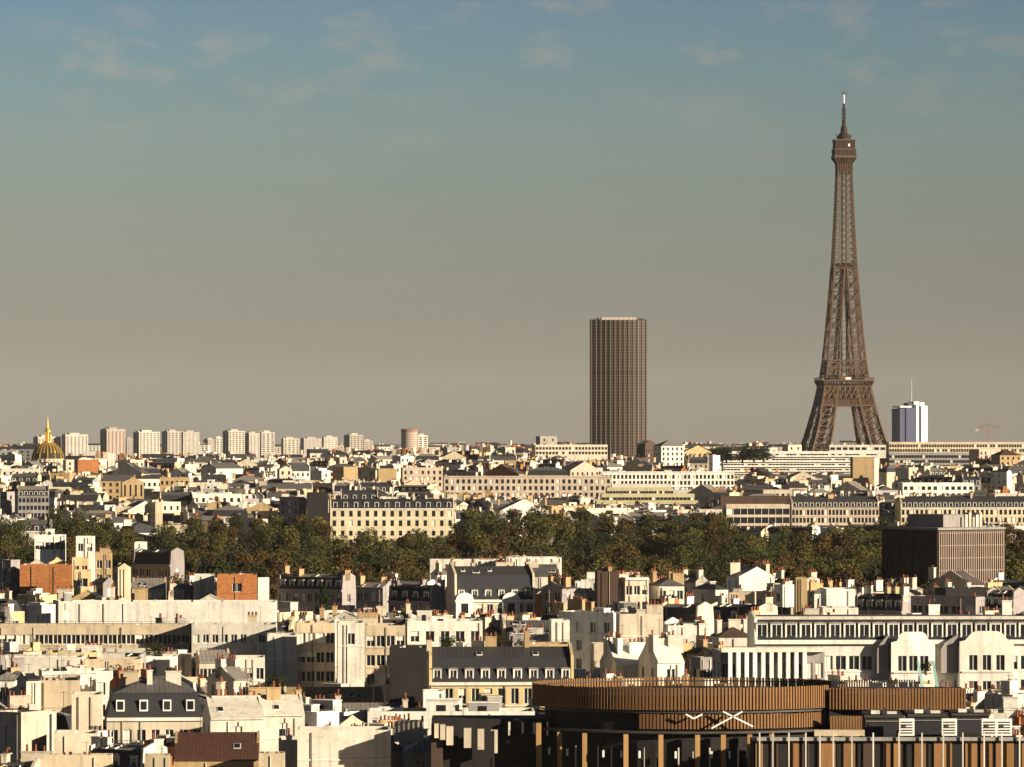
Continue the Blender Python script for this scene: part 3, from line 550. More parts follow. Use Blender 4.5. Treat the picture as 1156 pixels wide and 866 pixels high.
# ------------------------------------------------------------------ gilded dome
def dome():
    D = 4100.0; s_ = D / F; root = empty('domed_church', (X(52, D), D + 15, G(D)), 0); tag(root, 'gilded dome with lantern and spire on a cream drum, far left skyline', 'church')
    z = lambda y: Z(y, D) - G(D)
    b = MB(); b.box(-18, 18, -18, 18, 0, z(528), 'stone'); 
    for k in range(7): x = -15 + 5*k; b.box(x-0.9, x+0.9, -18.06, -17.9, z(528) - 9, z(528) - 3, 'glass')
    b.lathe([(13.2, z(528)), (13.2, z(519)), (13.9, z(519)), (13.9, z(518))], 'stone', 24)
    for k in range(24): t = R(15*k); b.box(13.3*cos(t)-0.5, 13.3*cos(t)+0.5, 13.3*sin(t)-0.5, 13.3*sin(t)+0.5, z(528), z(519), 'cream')
    b.build('drum', root)
    d = MB(); pr = [(12.8, z(518))] + [(12.8*cos(R(a)), z(518) + (z(499.5) - z(518)) * sin(R(a))) for a in range(10, 81, 10)] + [(2.3, z(499))]
    d.lathe(pr, 'irondark', 48)
    d.build('dome_shell', root)
    r = MB()
    for k in range(12):
        t = R(30*k + 5)
        for (r0, z0), (r1, z1) in zip(pr, pr[1:]): r.bar(((r0+.2)*cos(t), (r0+.2)*sin(t), z0), ((r1+.2)*cos(t), (r1+.2)*sin(t), z1), 0.62, 'gold')
        t2 = t + R(15)
        for (r0, z0), (r1, z1) in zip(pr[2:-1], pr[3:]): r.bar(((r0+.1)*cos(t2), (r0+.1)*sin(t2), z0), ((r1+.1)*cos(t2), (r1+.1)*sin(t2), z1), 1.0, 'gold', 0.5)
    r.build('gilding', root)
    l = MB(); l.lathe([(3.0, z(500)), (3.0, z(498)), (2.3, z(497.8)), (2.1, z(488)), (2.7, z(487.6)), (2.5, z(486)), (1.2, z(483.5))], 'gold', 10); 
    for k in range(4): t = R(45+90*k); l.bar((2.6*cos(t), 2.6*sin(t), z(498)), (2.6*cos(t), 2.6*sin(t), z(487)), 0.4, 'gold')
    l.build('lantern', root)
    q = MB(); q.lathe([(1.15, z(483.5)), (0.5, z(475)), (0.15, z(470.5)), (0.001, z(470))], 'gold', 8); q.bar((-0.8, 0, z(471.5)), (0.8, 0, z(471.5)), 0.1, 'gold'); q.build('spire', root)
dome()
PROT += [(70, 330, 517, 7000), (316, 484, 511, 7000), (30, 75, 524, 4100), (667, 731, 520, 5700), (905, 1002, 505, 3500), (1005, 1050, 500, 4300)]

# ------------------------------------------------------------------ far slab towers on the skyline
def slab(px0, px1, y, D, yaw, wm_, label, name='tower_block', stripes='v', yb=515, top=None, d=18):
    E = (px1-px0) * D / F; th = R(yaw); w = max(6, (E - d*abs(sin(th))) / cos(th)); cy = D + d/2; zb = G(D) ; H = Z(y, D) - zb
    root = empty(name, (X((px0+px1)/2, D), cy, zb), th); tag(root, label, 'tower block', 'far tower blocks along the skyline')
    b = MB(); st = 3.0; rows = [(round(H - 2.2 - st*i - 1.5, 2), round(H - 2.2 - st*i, 2)) for i in range(int((H - 6) / st))]
    n = max(2, int(w / 5.5)); cols = [(w*(i+0.22)/n, w*(i+0.78)/n) for i in range(n)]; r_ = random.Random(int(px0)); 
    if stripes == 'v': rows = [(3, H - 3)]; cols = [(w*(i+0.3)/n, w*(i+0.7)/n) for i in range(n)]
    facade(b, (-w/2, -d/2), (1, 0), w, 0, H, cols, rows, wm_, rv=0.5, hole=('grey', 'reddish', 'slate')[int(px0) % 3] if stripes != 'd' else 'slate'); nd = 3
    facade(b, (-w/2, d/2), (0, -1), d, 0, H, [(d*.15, d*.4), (d*.6, d*.85)], [(4, H - 3)] if stripes != 'b' else [], wm_, rv=0.5, hole='slate'); facade(b, (w/2, -d/2), (0, 1), d, 0, H, [], [], wm_); facade(b, (w/2, d/2), (-1, 0), w, 0, H, [], [], wm_)
    b.poly([(-w/2, -d/2, H), (w/2, -d/2, H), (w/2, d/2, H), (-w/2, d/2, H)], 'gravel'); b.build('wall', root)
    c = MB(); c.box(-w*0.3, w*0.15, -d*.3, d*.3, H, H + 2.5, wm_); c.box(-w/2+.5, -w/2 + 2.5, -d*.3, d*.1, H, H + 1.5, 'concrete'); c.build('roof_plant', root)
    return root
slab(37, 68, 493, 7600, 30, 'concrete', 'pale flat-topped tower block standing behind the gilded dome')
slab(69, 99, 490.5, 7600, 25, 'concrete', 'wide tower block with brown stripes, first right of the gilded dome', stripes='v')
slab(112, 141, 484.5, 7000, 28, 'concretepink', 'tallest pinkish tower block of the left skyline with dark striped side', stripes='v', d=24)
slab(141, 151, 495, 8000, 10, 'concretepink', 'narrow low pinkish tower block tucked right of the tallest one', stripes='b')
slab(150, 180, 487.5, 7200, 32, 'concrete', 'tower block with dark ribbed left half and blank cream right half', stripes='d')
slab(182, 205, 487, 7500, 34, 'concretepink', 'brown-shaded tower block, left half of the adjoining pair', stripes='b')
slab(204, 225, 488, 7300, 12, 'concrete', 'cream speckled tower block, right half of the adjoining pair', stripes='h')
slab(229, 243, 496, 8600, 30, 'concretepink', 'faded small tower block with bright right edge', stripes='b')
slab(242, 252, 494, 8300, 8, 'offwhite', 'slim pale tower block between two wider ones', stripes='b')
slab(251, 276, 486.5, 7600, 34, 'concrete', 'tall tower block with bright right side and low cap', stripes='h')
slab(276, 293, 489, 7900, 25, 'concretepink', 'brown striped tower block left of the clean white one', stripes='v')
slab(293, 310, 488, 7600, 10, 'offwhite', 'clean white square tower block at the right end of the tall cluster', stripes='b')
slab(317, 338, 495, 8200, 15, 'concrete', 'low tower block with chequered front, past the tall cluster', stripes='h')
slab(339, 364, 495, 8000, 20, 'concretepink', 'low tan tower block with stepped top among three low ones', stripes='b')
slab(363, 381, 493.5, 7900, 12, 'offwhite', 'low white tower block, rightmost of three low ones', stripes='h')
slab(388, 410, 491, 7600, 32, 'concretepink', 'dark-sided block with pale flat cap left of the round tower', stripes='d')
slab(409, 421, 497.5, 7900, 10, 'concrete', 'short pale block leaning against the dark-sided block', stripes='h')
slab(470, 483, 491.5, 7000, 8, 'offwhite', 'slim white tower block joined to the round tower', stripes='h')
def round_tower():
    D = 6900; zb = G(D); H = Z(488, D) - zb; root = empty('round_tower', (X(462, D), D + 12, zb)); tag(root, 'round tower block with reddish cap on the far skyline', 'tower block')
    b = MB(); b.lathe([(11.5, 0), (11.5, H), (0.01, H)], 'concretepink', 28)
    for i in range(14): z = H - 3 - i*3.2; b.lathe([(11.6, z - 1.3), (11.6, z)], 'reddish', 28)
    b.build('wall', root); c = MB(); c.lathe([(12.2, H + .05), (12.2, H + 4), (9, H + 5), (0.01, H + 5.2)], 'reddish', 28); c.build('cap', root); return root
round_tower()

# ------------------------------------------------------------------ mid distance, placed by hand
bld(600, 686, 502, 3200, 18, 8, 'cream', cols=22, ww=1.6, rows=2, label='long cream skyline building with small square windows left of the dark tower', yb=516)
bld(605, 629, 492.5, 3230, 8, 20, 'concretepink', cols=2, label='pinkish penthouse block above the long cream skyline building', yb=502)
bld(738, 772, 503.5, 2900, 14, 18, 'white', 'hip', rows=4, boxes=0, label='bright white building with hipped roof right of the dark tower', yb=522)
bld(719, 741, 505.5, 3000, 14, -30, 'brownwall', 'mansard', label='dark brown building at the foot of the dark office tower', yb=520)
bld(566, 582, 505, 3200, 10, 15, 'offwhite', label='small pale cube building left of the long cream skyline block', yb=512)
r = bld(815, 990, 509.5, 3050, 14, 2, 'white', cols=44, ww=2.0, wh=1.3, rows=5, st=3.1, label='long stepped white building with balcony bands before the iron tower', yb=536)
for i in range(5):
    b = MB(); w = r['_w']; b.box(-w/2, w/2, -r['_d']/2 - 1.4, -r['_d']/2 - 0.01, r['_h'] - 3.5 - 3.1*i, r['_h'] - 2.5 - 3.1*i, 'white'); b.build('balcony', r)
bld(842, 878, 505.5, 3100, 10, 4, 'white', label='low white penthouse on the stepped white building', cols=4, yb=510)
bld(935, 1000, 502.2, 3120, 10, 3, 'offwhite', cols=9, rows=1, ww=3, label='row of pale rooftop rooms under the iron tower legs', yb=508)
bld(884, 905, 502, 3160, 9, 20, 'cream', cols=2, label='small cream block left of the iron tower foot', yb=507)
r = bld(1001, 1160, 499, 3180, 14, 4, 'beige', cols=52, ww=1.4, wh=1.8, rows=2, label='long beige skyline building with trellis-like top storey', yb=514)
bld(1002, 1098, 511, 3000, 10, 4, 'grey', cols=30, rows=3, ww=2, label='long grey building with columns under the trellis-topped one', yb=524)
bld(1095, 1130, 507, 2950, 12, 25, 'pink', label='square pinkish building on the right skyline', yb=516)
bld(1120, 1153, 514, 2800, 12, 20, 'tan', 'hip', 'redtile', label='tan building with red tiled roof on the right skyline', yb=524)
bld(961, 986, 516, 2700, 12, 3, 'tan', cols=0, sidew=False, label='plain brown blank-walled block below the iron tower', yb=549)
bld(951, 962, 540, 2600, 8, 3, 'yellow', label='low yellow block touching the plain brown block', yb=549)
bld(985, 992, 517, 2710, 10, 15, 'white', cols=0, label='thin white strip building right of the plain brown block', yb=545)
bld(1016, 1099, 545, 2150, 12, 4, 'white', cols=12, rows=2, ww=1.6, wh=1.6, ch=4, label='white building with serrated chimney line and square windows', yb=558)
bld(1120, 1142, 533, 2300, 12, 35, 'white', 'gableside', 'zinc', cols=0, label='white-edged tan gabled building near the right edge', yb=552)
bld(1012, 1164, 573, 1900, 14, 5, 'stone', 'mansard', 'darkzinc', cols=28, ww=1.1, wh=1.9, rows=4, dorm=22, ch=6, balc=(3.2, 9.4), label='long golden stone building with dormered roof behind the slatted office block', yb=592)
bld(890, 992, 573, 1900, 14, 4, 'pink', 'mansard', 'darkzinc', cols=24, ww=1.0, wh=2.0, rows=4, dorm=15, ch=6, balc=(3.2, 9.4), label='dim stone building with slate mansard and crowded tall windows', yb=592)
bld(818, 891, 569.5, 1880, 14, 2, 'pink', cols=9, ww=3.0, wh=2.3, rows=3, st=3.3, rc='felt', label='building with large square dark windows in a pinkish grid', yb=592)
bld(812, 890, 560, 1960, 10, 2, 'brownwall', cols=0, label='dark blank set-back storey above the square-window grid building', yb=569)
bld(860, 893, 553, 2050, 10, 3, 'cream', cols=5, label='cream low block above the square-window grid building', yb=560)
bld(500, 690, 537.5, 2400, 14, 2, 'pink', cols=30, ww=1.4, wh=2.0, rows=4, st=3.3, ch=7, band=True, label='very long pinkish facade with rows of dark windows, centre', yb=562)
bld(676, 829, 532.5, 2450, 14, 3, 'white', cols=34, ww=1.2, wh=2.0, rows=3, ch=8, band=True, label='very long white facade with tightly packed windows, right of centre', yb=552)
bld(690, 758, 546.5, 2330, 8, 2, 'offwhite', cols=0, label='blank white strip building above the olive terraces', yb=552)
for i, (a, b_, y_) in enumerate(((684, 760, 550.5), (678, 784, 557.5), (672, 788, 565))):
    bld(a, b_, y_, 2260 - 45*i, 12, 2, 'greenish', cols=24, ww=1.8, wh=1.4, rows=1, rc='felt', label=('topmost', 'middle', 'lowest')[i] + ' olive-beige terraced block of the three stacked steps', yb=y_ + 7)
bld(370, 513, 574, 1850, 15, 4, 'stone', 'mansard', 'darkzinc', cols=15, ww=1.3, wh=2.2, st=3.6, rows=4, dorm=12, ch=5, balc=(3.9, 8.2), h1=2.7, pitch=.12, dsz=(1.6, 2.2), label='golden stone mansion block with dormers beside the tree belt', yb=600)
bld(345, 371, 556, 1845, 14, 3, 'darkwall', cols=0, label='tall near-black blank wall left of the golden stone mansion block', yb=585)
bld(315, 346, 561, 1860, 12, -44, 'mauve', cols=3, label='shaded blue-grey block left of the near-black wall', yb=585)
bld(135, 163, 545, 2150, 10, 8, 'tan', 'gableside', 'tan', cols=4, ww=0.8, wh=5, rows=1, label='ochre church-like front with tall thin windows', yb=565)
bld(152, 208, 541, 2250, 10, 5, 'white', cols=9, rows=1, label='low white building with square windows above the ochre front', yb=549)
bld(180, 214, 539, 2230, 10, 2, 'tan', cols=6, rows=1, label='low ochre building next to the low white one', yb=548)
bld(166, 184, 567, 1900, 10, 20, 'beige', cols=0, label='blank beige gable-like block with pink edge, left middle', yb=590)
bld(0, 16, 555, 2000, 12, -42, 'mauve', cols=3, label='dim shaded building at the far left edge above the trees', yb=580)
bld(18, 56, 560, 1980, 12, 6, 'grey', 'mansard', cols=8, dorm=6, rows=3, label='grey mansard building with seven pale dormers, far left', yb=585)
bld(84, 112, 519, 3000, 14, 10, 'brick', cols=0, label='reddish brick block on the skyline beside the dome', yb=534)
bld(70, 84, 519, 2950, 10, 15, 'cream', cols=1, label='cream gabled front just right of the dome base', yb=532)
bld(121, 131, 512, 3000, 8, 5, 'white', cols=0, label='bright white narrow block below the tallest left tower block', yb=528)
bld(208, 224, 524, 2600, 10, 4, 'white', cols=0, label='square bright white blank block, left middle distance', yb=536)
bld(312, 330, 530, 2500, 10, 10, 'cream', 'gableside', cols=2, label='cream gabled house with two windows, far middle left', yb=540)
bld(425, 448, 529, 2500, 12, 5, 'tan', cols=0, label='blank tan party wall block left of centre', yb=545)
bld(375, 404, 527, 2500, 12, 30, 'tan', cols=0, label='blank ochre block with pale corner left of centre', yb=543)

# ------------------------------------------------------------------ brick-brown slatted office block
def slat_block():
    D = 1140; th = R(35); sc_ = D / F; d = 56 * sc_ / sin(th); w = 78 * sc_ / cos(th); H = Z(597, D) - G(D)
    cx = X(1065, D + 12); root = empty('office_block', (cx, D + (w*sin(th) + d*cos(th))/2, G(D) - 1), th); tag(root, 'dark brown office block with vertical slatted facade in front of the trees', 'office building')
    H = Z(597, D) - G(D) + 1
    b = MB(); b.box(-w/2, w/2, -d/2, d/2, 0, H - 0.3, 'brownwall', top='felt'); b.build('wall', root)
    s_ = MB(); n = 30; z0 = H - 13.6
    for k in range(n + 1): x = -w/2 + w*k/n; s_.box(x - 0.13, x + 0.13, -d/2 - 0.45, -d/2 - 0.01, z0, H - 0.6, 'slatgrey')
    for k in range(5): z = H - 0.9 - 2.9*k; s_.box(-w/2, w/2, -d/2 - 0.3, -d/2 - 0.012, z - 0.25, z, 'slatgrey')
    s_.build('slat_screen', root)
    s_ = MB()
    for k in range(22): y = -d/2 + d*k/21; s_.box(-w/2 - 0.4, -w/2 - 0.01, y - 0.1, y + 0.1, z0, H - 0.6, 'brownwall')
    s_.build('side_screen', root)
    s_ = MB(); s_.box(-w/2 - .5, w/2 + .5, -d/2 - .5, d/2 + .5, H - 0.28, H + 0.25, 'grey', top='gravel'); s_.build('roof_edge', root)
    p = MB(); p.box(-w*.25, w*.12, -d*.3, d*.35, H + 0.26, H + 3.2, 'mauve', top='gravel'); 
    for k in range(6): p.box(w*.02 + k*1.1, w*.02 + k*1.1 + .7, -d*.32, -d*.2, H + .26, H + 2.6 + (k % 3)*.5, ('grey', 'offwhite', 'pink')[k % 3])
    p.bar((-5, 0, H + 3.6), (-5, 0, H + 6), 0.05, 'metal'); p.build('roof_plant', root)
    FOOT.append((cx, D + 15, 15, 18)); PROT.append((998, 1133, 652, D))
slat_block()

# ------------------------------------------------------------------ near city, placed by hand
bld(38, 74, 604, 1085, 8, 3, 'white', cols=3, rows=1, ww=2, wh=1.6, boxes=1, label='low white roof-top house with tall mast, left, before the trees', yb=619)
bld(85, 107, 605.5, 1080, 6, 3, 'white', cols=2, rows=1, label='small white cube house with two windows, left, before the trees', yb=620)
bld(151, 166, 612, 1090, 6, 3, 'white', cols=1, rows=1, label='tiny white roof hut half in the trees', yb=619)
bld(20, 81, 638, 1000, 10, 4, 'brick', cols=0, sidew=False, label='big orange brick blank wall with pale downpipe, far left', yb=668, chs=[(0.3, -0.8, 0.5, 0.5, 0.3, 'white')])
bld(30, 50, 628, 1012, 8, 6, 'cream', 'gableside', cols=0, label='cream gable just over the orange brick wall, left one', yb=638)
bld(52, 75, 627, 1014, 8, 6, 'yellow', 'gableside', cols=1, rows=1, label='yellow gable with small window over the orange brick wall', yb=638)
bld(78, 101, 630, 1010, 8, 6, 'yellow', cols=2, rows=1, label='yellow flat-topped house right of the orange brick wall', yb=650)
bld(80, 104, 644, 985, 8, 6, 'yellow', cols=1, rows=1, ww=2, label='yellow porch-like house beside the orange brick wall', yb=660)
bld(0, 22, 632, 1010, 10, -44, 'mauve', cols=3, label='shaded grey house at the left edge', yb=665)
bld(104, 128, 624, 1030, 10, 5, 'tan', cols=2, ch=3, label='tan house with chimneys behind the steep dark roof', yb=635)
bld(103, 130, 650, 985, 9, -45, 'mauve', 'gable', 'slate', cols=2, label='steep dark roofed house in shade, left', yb=668)
bld(127, 148, 632, 975, 9, 20, 'beige', 'gableside', 'zinc', cols=0, label='beige blank party wall with sloping shoulder, left', yb=665)
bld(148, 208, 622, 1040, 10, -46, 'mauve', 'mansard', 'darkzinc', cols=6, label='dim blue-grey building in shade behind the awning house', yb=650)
r = bld(148, 188, 654, 935, 7, 3, 'beige', 'gable', 'palezinc', cols=3, rows=1, wh=2.0, label='small house with striped awnings and pale sloping roof', yb=674)
for k in range(3):
    a = MB(); x = -r['_w']*.32 + k*r['_w']*.3; a.extr([(-r['_d']/2 - 1.2, r['_h'] - 1.9), (-r['_d']/2 - .02, r['_h'] - .9), (-r['_d']/2 - .02, r['_h'] - 1.0), (-r['_d']/2 - 1.2, r['_h'] - 2.0)], x - .9, x + .9, 'awning'); a.build('awning', r)
bld(217, 243, 649, 925, 9, 3, 'offwhite', cols=0, sidew=False, label='off-white blank wall touching the right brick wall', yb=674)
bld(243, 291, 649, 920, 9, 3, 'brick', cols=1, rows=1, ww=1.8, wh=1.6, sidew=False, label='flat orange brick wall with one pale window, left centre', yb=674)
bld(196, 218, 655, 930, 9, -44, 'mauve', 'gable', cols=1, label='narrow shaded house left of the off-white wall', yb=675)
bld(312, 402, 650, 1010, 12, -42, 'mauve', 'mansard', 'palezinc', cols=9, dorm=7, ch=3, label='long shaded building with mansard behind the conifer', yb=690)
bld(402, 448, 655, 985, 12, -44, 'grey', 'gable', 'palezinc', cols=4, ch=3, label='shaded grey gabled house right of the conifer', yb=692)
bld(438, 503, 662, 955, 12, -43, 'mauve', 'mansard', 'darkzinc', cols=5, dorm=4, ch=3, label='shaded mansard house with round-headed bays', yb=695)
def pediment(r, xs, w=2.6):
    for x in xs:
        p = MB(); n = 10; pr = [(x + w/2*cos(math.pi*k/n), r['_h'] + w/2*0.8*sin(math.pi*k/n)) for k in range(n+1)]
        p.poly([(a, -r['_d']/2 - .5, b) for a, b in pr], 'white'); 
        for (a, b), (c, e) in zip(pr, pr[1:]): p.poly([(a, -r['_d']/2 - .5, b), (c, -r['_d']/2 - .5, e), (c, -r['_d']/2 + .8, e), (a, -r['_d']/2 + .8, b)], 'offwhite')
        p.box(x - w/2, x + w/2, -r['_d']/2 - .5, -r['_d']/2 - .01, r['_h'] - 5.5, r['_h'] - .5, 'white'); 
        p.box(x - w*.2, x + w*.2, -r['_d']/2 - .53, -r['_d']/2 - .45, r['_h'] - 2.6, r['_h'] - .7, 'glass'); p.box(x - w*.2, x + w*.2, -r['_d']/2 - .53, -r['_d']/2 - .45, r['_h'] - 5.2, r['_h'] - 3.4, 'glass'); p.build('bay', r)
r = bld(503, 604, 677, 940, 13, 8, 'cream', 'mansard', 'darkzinc', cols=8, dorm=6, ch=4, h1=4.6, label='ornate cream building with steep slate roof and round pediments', yb=700); pediment(r, (-r['_w']*.38, r['_w']*.2), 3.4)
bld(484, 575, 632, 1080, 9, 2, 'offwhite', cols=0, ch=3, label='long low off-white wall under the trees, centre', yb=640)
bld(486, 512, 640, 1040, 10, 32, 'white', 'gable', 'palezinc', cols=0, ch=2, label='white sloped roof house left of the ornate cream building', yb=655)
bld(570, 634, 629.5, 1075, 10, 2, 'white', cols=0, ch=5, label='large white blank wall with chimneys, upper centre', yb=648)
bld(596, 632, 642, 1040, 10, 5, 'offwhite', 'gable', 'zinc', cols=0, ch=3, label='off-white gabled house below the large white blank wall', yb=660)
bld(612, 650, 655, 960, 12, -44, 'mauve', 'gableside', 'slate', cols=2, ch=3, label='purplish shaded gable house right of the ornate cream building', yb=690)
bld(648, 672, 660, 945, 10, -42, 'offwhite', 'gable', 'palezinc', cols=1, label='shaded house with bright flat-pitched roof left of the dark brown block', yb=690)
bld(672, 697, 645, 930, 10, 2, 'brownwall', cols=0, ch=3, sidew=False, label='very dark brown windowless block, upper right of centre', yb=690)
bld(697, 732, 652, 935, 10, 8, 'cream', cols=3, ch=3, band=True, label='cream house with banded front right of the dark brown block', yb=680)
bld(733, 772, 652, 940, 10, 10, 'white', 'hip', cols=3, ch=3, label='white house with arched look between cream and grey houses', yb=675)
bld(782, 822, 656, 930, 10, 38, 'offwhite', 'hip', 'darkzinc', cols=2, label='house with grey left side and white right side', yb=675)
bld(760, 800, 648, 1010, 10, -44, 'mauve', 'gable', 'slate', ch=4, label='dim shaded roof house with many chimneys near the trees', yb=658)
bld(822, 874, 642, 985, 10, 12, 'white', 'gableside', 'palezinc', cols=0, ch=3, label='broad white blank gable house under the trees', yb=665)
bld(874, 898, 660, 930, 10, 30, 'white', cols=0, ch=2, label='white block with chimneys left of the tall tan wall', yb=680)
bld(897, 911, 652, 860, 2.5, 4, 'tan', cols=0, sidew=False, name='chimney_wall', cat='chimney wall', label='tall narrow tan slab standing alone above the long white building', yb=697)
bld(911, 932, 660, 900, 10, 25, 'offwhite', 'gable', cols=1, ch=2, label='off-white gabled house right of the tall tan slab', yb=680)
bld(929, 964, 665, 880, 9, 3, 'white', cols=0, label='plain white block above the long white building', yb=690)
bld(926, 968, 686, 850, 8, 2, 'white', cols=0, label='low white block below the plain white block', yb=697)
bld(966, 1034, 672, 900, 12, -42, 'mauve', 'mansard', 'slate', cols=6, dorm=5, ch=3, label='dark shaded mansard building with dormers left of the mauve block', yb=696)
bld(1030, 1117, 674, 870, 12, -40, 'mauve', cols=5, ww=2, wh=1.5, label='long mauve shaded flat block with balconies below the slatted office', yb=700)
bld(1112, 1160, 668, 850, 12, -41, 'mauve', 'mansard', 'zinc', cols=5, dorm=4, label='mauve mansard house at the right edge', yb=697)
bld(1058, 1118, 664, 930, 8, 10, 'darkwall', cols=0, rc='felt', label='roof terrace with dark hedges below the slatted office', yb=673)
# long white wall with terrace
bld(78, 312, 679.5, 830, 10, 1, 'white', cols=0, sidew=False, label='very long blank white wall across the left side', yb=704)
r = bld(-12, 216, 706, 790, 10, 1, 'beige', cols=22, ww=1.7, wh=1.5, rows=2, top=0.8, label='long beige building with many square windows and balcony, left', yb=734)
b = MB(); b.box(-r['_w']/2 + 12, r['_w']/2 - .3, -r['_d']/2 - 1.8, -r['_d']/2 - .01, r['_h'] - 4.4, r['_h'] - 3.6, 'offwhite'); b.build('balcony', r)
bld(215, 313, 705, 785, 11, 2, 'offwhite', cols=9, ww=1.0, wh=1.3, rows=2, label='off-white block with three small dark windows, left centre', yb=740)
bld(299, 336, 717, 760, 10, 3, 'offwhite', cols=0, sidew=False, label='blank projecting off-white bay left of the stepped white block', yb=790)
bld(333, 379, 703, 775, 10, 2, 'beige', cols=4, ww=1.3, wh=1.7, rows=4, label='recessed beige windowed part of the stepped white block', yb=775)
bld(378, 412, 703, 745, 10, 3, 'offwhite', cols=1, rows=1, sidew=False, label='tall blank off-white tower-like bay, centre left', yb=785)
bld(411, 458, 706, 765, 10, 2, 'beige', cols=4, ww=1.3, rows=4, label='beige windowed part right of the tall blank bay', yb=750)
bld(456, 545, 701, 770, 11, 3, 'white', cols=5, ww=1.4, rows=2, boxes=2, label='white flat-topped block behind the dormered house', yb=730)
bld(440, 484, 731, 715, 10, 0, 'darkwall', cols=0, sidew=False, label='tall shade-dark windowless wall left of the dormered house', yb=790)  # a wall in shade; that shade is put into its near-black colour
bld(480, 648, 770, 690, 11, 3, 'yellow', 'mansard', 'darkzinc', cols=11, ww=1.1, wh=2.2, rows=2, dorm=9, ch=0, h1=3.4, label='yellow house with slate mansard, white dormers and zinc roof', yb=798, chs=[(-0.99, -0.3, .7, 2.5, 1.2, 'cream'), (-.12, 0.1, 1.6, .7, 1.6, 'tan'), (.38, 0.1, .7, 2.0, 2.4, 'tan'), (.12, .4, 1.4, .7, .9, 'tan')])
bld(318, 434, 792, 700, 7, 4, 'offwhite', 'gable', 'browntile', cols=0, pitch=.5, label='low house with rough brown tiled roof, bottom centre left', yb=800)
bld(590, 644, 727, 755, 9, 3, 'tan', cols=0, label='tan parapet block behind the dormered house right part', yb=745)
bld(620, 643, 700, 765, 6, 3, 'white', cols=0, label='white cube on the tan parapet block', yb=722)
bld(572, 622, 716, 790, 9, 3, 'grey', cols=4, boxes=3, ch=4, label='grey block with cluttered roof above the tan parapet', yb=728)
bld(667, 750, 727, 755, 8, 3, 'cream', cols=0, sidew=False, label='big weathered cream blank wall, centre right', yb=765)
bld(696, 748, 693, 775, 8, 3, 'cream', cols=0, sidew=False, label='upper step of the weathered cream blank wall', yb=730, chs=[(.7, 0, 2.6, 2.0, 2.2, 'cream')])
bld(750, 800, 706, 800, 9, 3, 'white', cols=0, ch=5, label='white low parapet house with red pots, right centre', yb=718)
bld(678, 728, 751, 700, 10, 12, 'white', 'gable', 'white', cols=0, ch=4, pitch=.55, label='white sloping roof house with pots, left of the pair', yb=770)
bld(722, 772, 748, 690, 10, 14, 'white', 'gable', 'white', cols=1, ch=5, pitch=.6, label='white sloping roof house with pots, right of the pair', yb=775)
bld(768, 806, 738, 720, 9, 30, 'tan', 'gableside', 'felt', cols=0, ch=2, label='tan triangular gable wall left of the white fins', yb=750)
bld(782, 806, 742, 672, 6, 20, 'mauve', 'flat', cols=1, ww=2.0, wh=1.8, rows=1, label='small mauve house with square window beside the white fins', yb=776)
bld(806, 848, 719, 735, 9, 4, 'offwhite', 'hip', 'brownwall', cols=0, ch=3, label='off-white house with brown hipped roof left of the long white building', yb=732)
# long white building with attic dormers
r = bld(846, 1164, 723, 700, 13, 2, 'white', 'mansard', 'zinc', cols=21, ww=1.5, wh=2.0, rows=3, st=3.4, top=2.2, dorm=19, dsz=(1.7, 2.35), h1=2.9, label='long white building with row of attic dormers and scalloped bays, right', yb=780, pitch=.1, chs=[(.33, 0, 1.6, 1.0, 1.6, 'white'), (.86, 0, 1.4, 1.0, 2.2, 'white'), (-.55, .2, 2, .8, 1.0, 'offwhite')])
def bay(r, x0, x1, top, cut=2.2):
    d = r['_d']; w = r['_w']; H = r['_h']; p = MB(); hs = []; y0 = -d/2 - 2.6; z1 = H + top; W_ = x1 - x0
    n = 3; cols = [(W_*(i+1)/(n+1) - .62, W_*(i+1)/(n+1) + .62) for i in range(n)]
    facade(p, (x0, y0), (1, 0), W_, 0, z1 - 2.2, cols, [(z1 - 5.6, z1 - 3.4), (z1 - 9, z1 - 7.1)], 'white', holes_out=hs)
    prof = [(x0, z1 - 2.2), (x0, z1 - 1.5), (x0 + .8, z1 - 1.3), (x0 + W_*.22, z1 - .25), (x0 + W_*.3, z1), (x1 - W_*.3, z1), (x1 - W_*.22, z1 - .25), (x1 - .8, z1 - 1.3), (x1, z1 - 1.5), (x1, z1 - 2.2)]
    p.extr(prof, y0, y0 + .4, 'white', axis='y'); facade(p, (x0, -d/2), (0, -1), 2.6, 0, z1 - 2.2, [], [], 'white'); facade(p, (x1, y0), (0, 1), 2.6, 0, z1 - 2.2, [], [], 'white')
    p.poly([(x0, y0 + .4, z1 - 2.2), (x1, y0 + .4, z1 - 2.2), (x1, -d/2, z1 - 2.2), (x0, -d/2, z1 - 2.2)], 'gravel'); o = p.build('bay', r); add_windows(o, hs, random.Random(3))
    rr = MB(); 
    for z in (z1 - 5.9, z1 - 9.3): rr.box(x0 + .3, x1 - .3, y0 - .18, y0 - .01, z, z + .2, 'offwhite')
    rr.build('sill_course', r)
w = r['_w']; E0 = lambda px: -w/2 + (px - 846) / (1164 - 846) * w
bay(r, E0(1000), E0(1050), 1.3); bay(r, E0(1078), E0(1140), 1.4); 
for a_, b_ in ((985, 998), (1058, 1077)):
    p = MB(); p.extr([(E0(a_), r['_h'] - 4.6), (E0(a_), r['_h'] - 1.2), (E0(a_) + .5, r['_h'] - .3), (E0(b_), r['_h'] + .9), (E0(b_), r['_h'] - 4.6)], -r['_d']/2 - 1.5, -r['_d']/2 - .01, 'mauve', axis='y'); p.build('scroll_buttress', r)
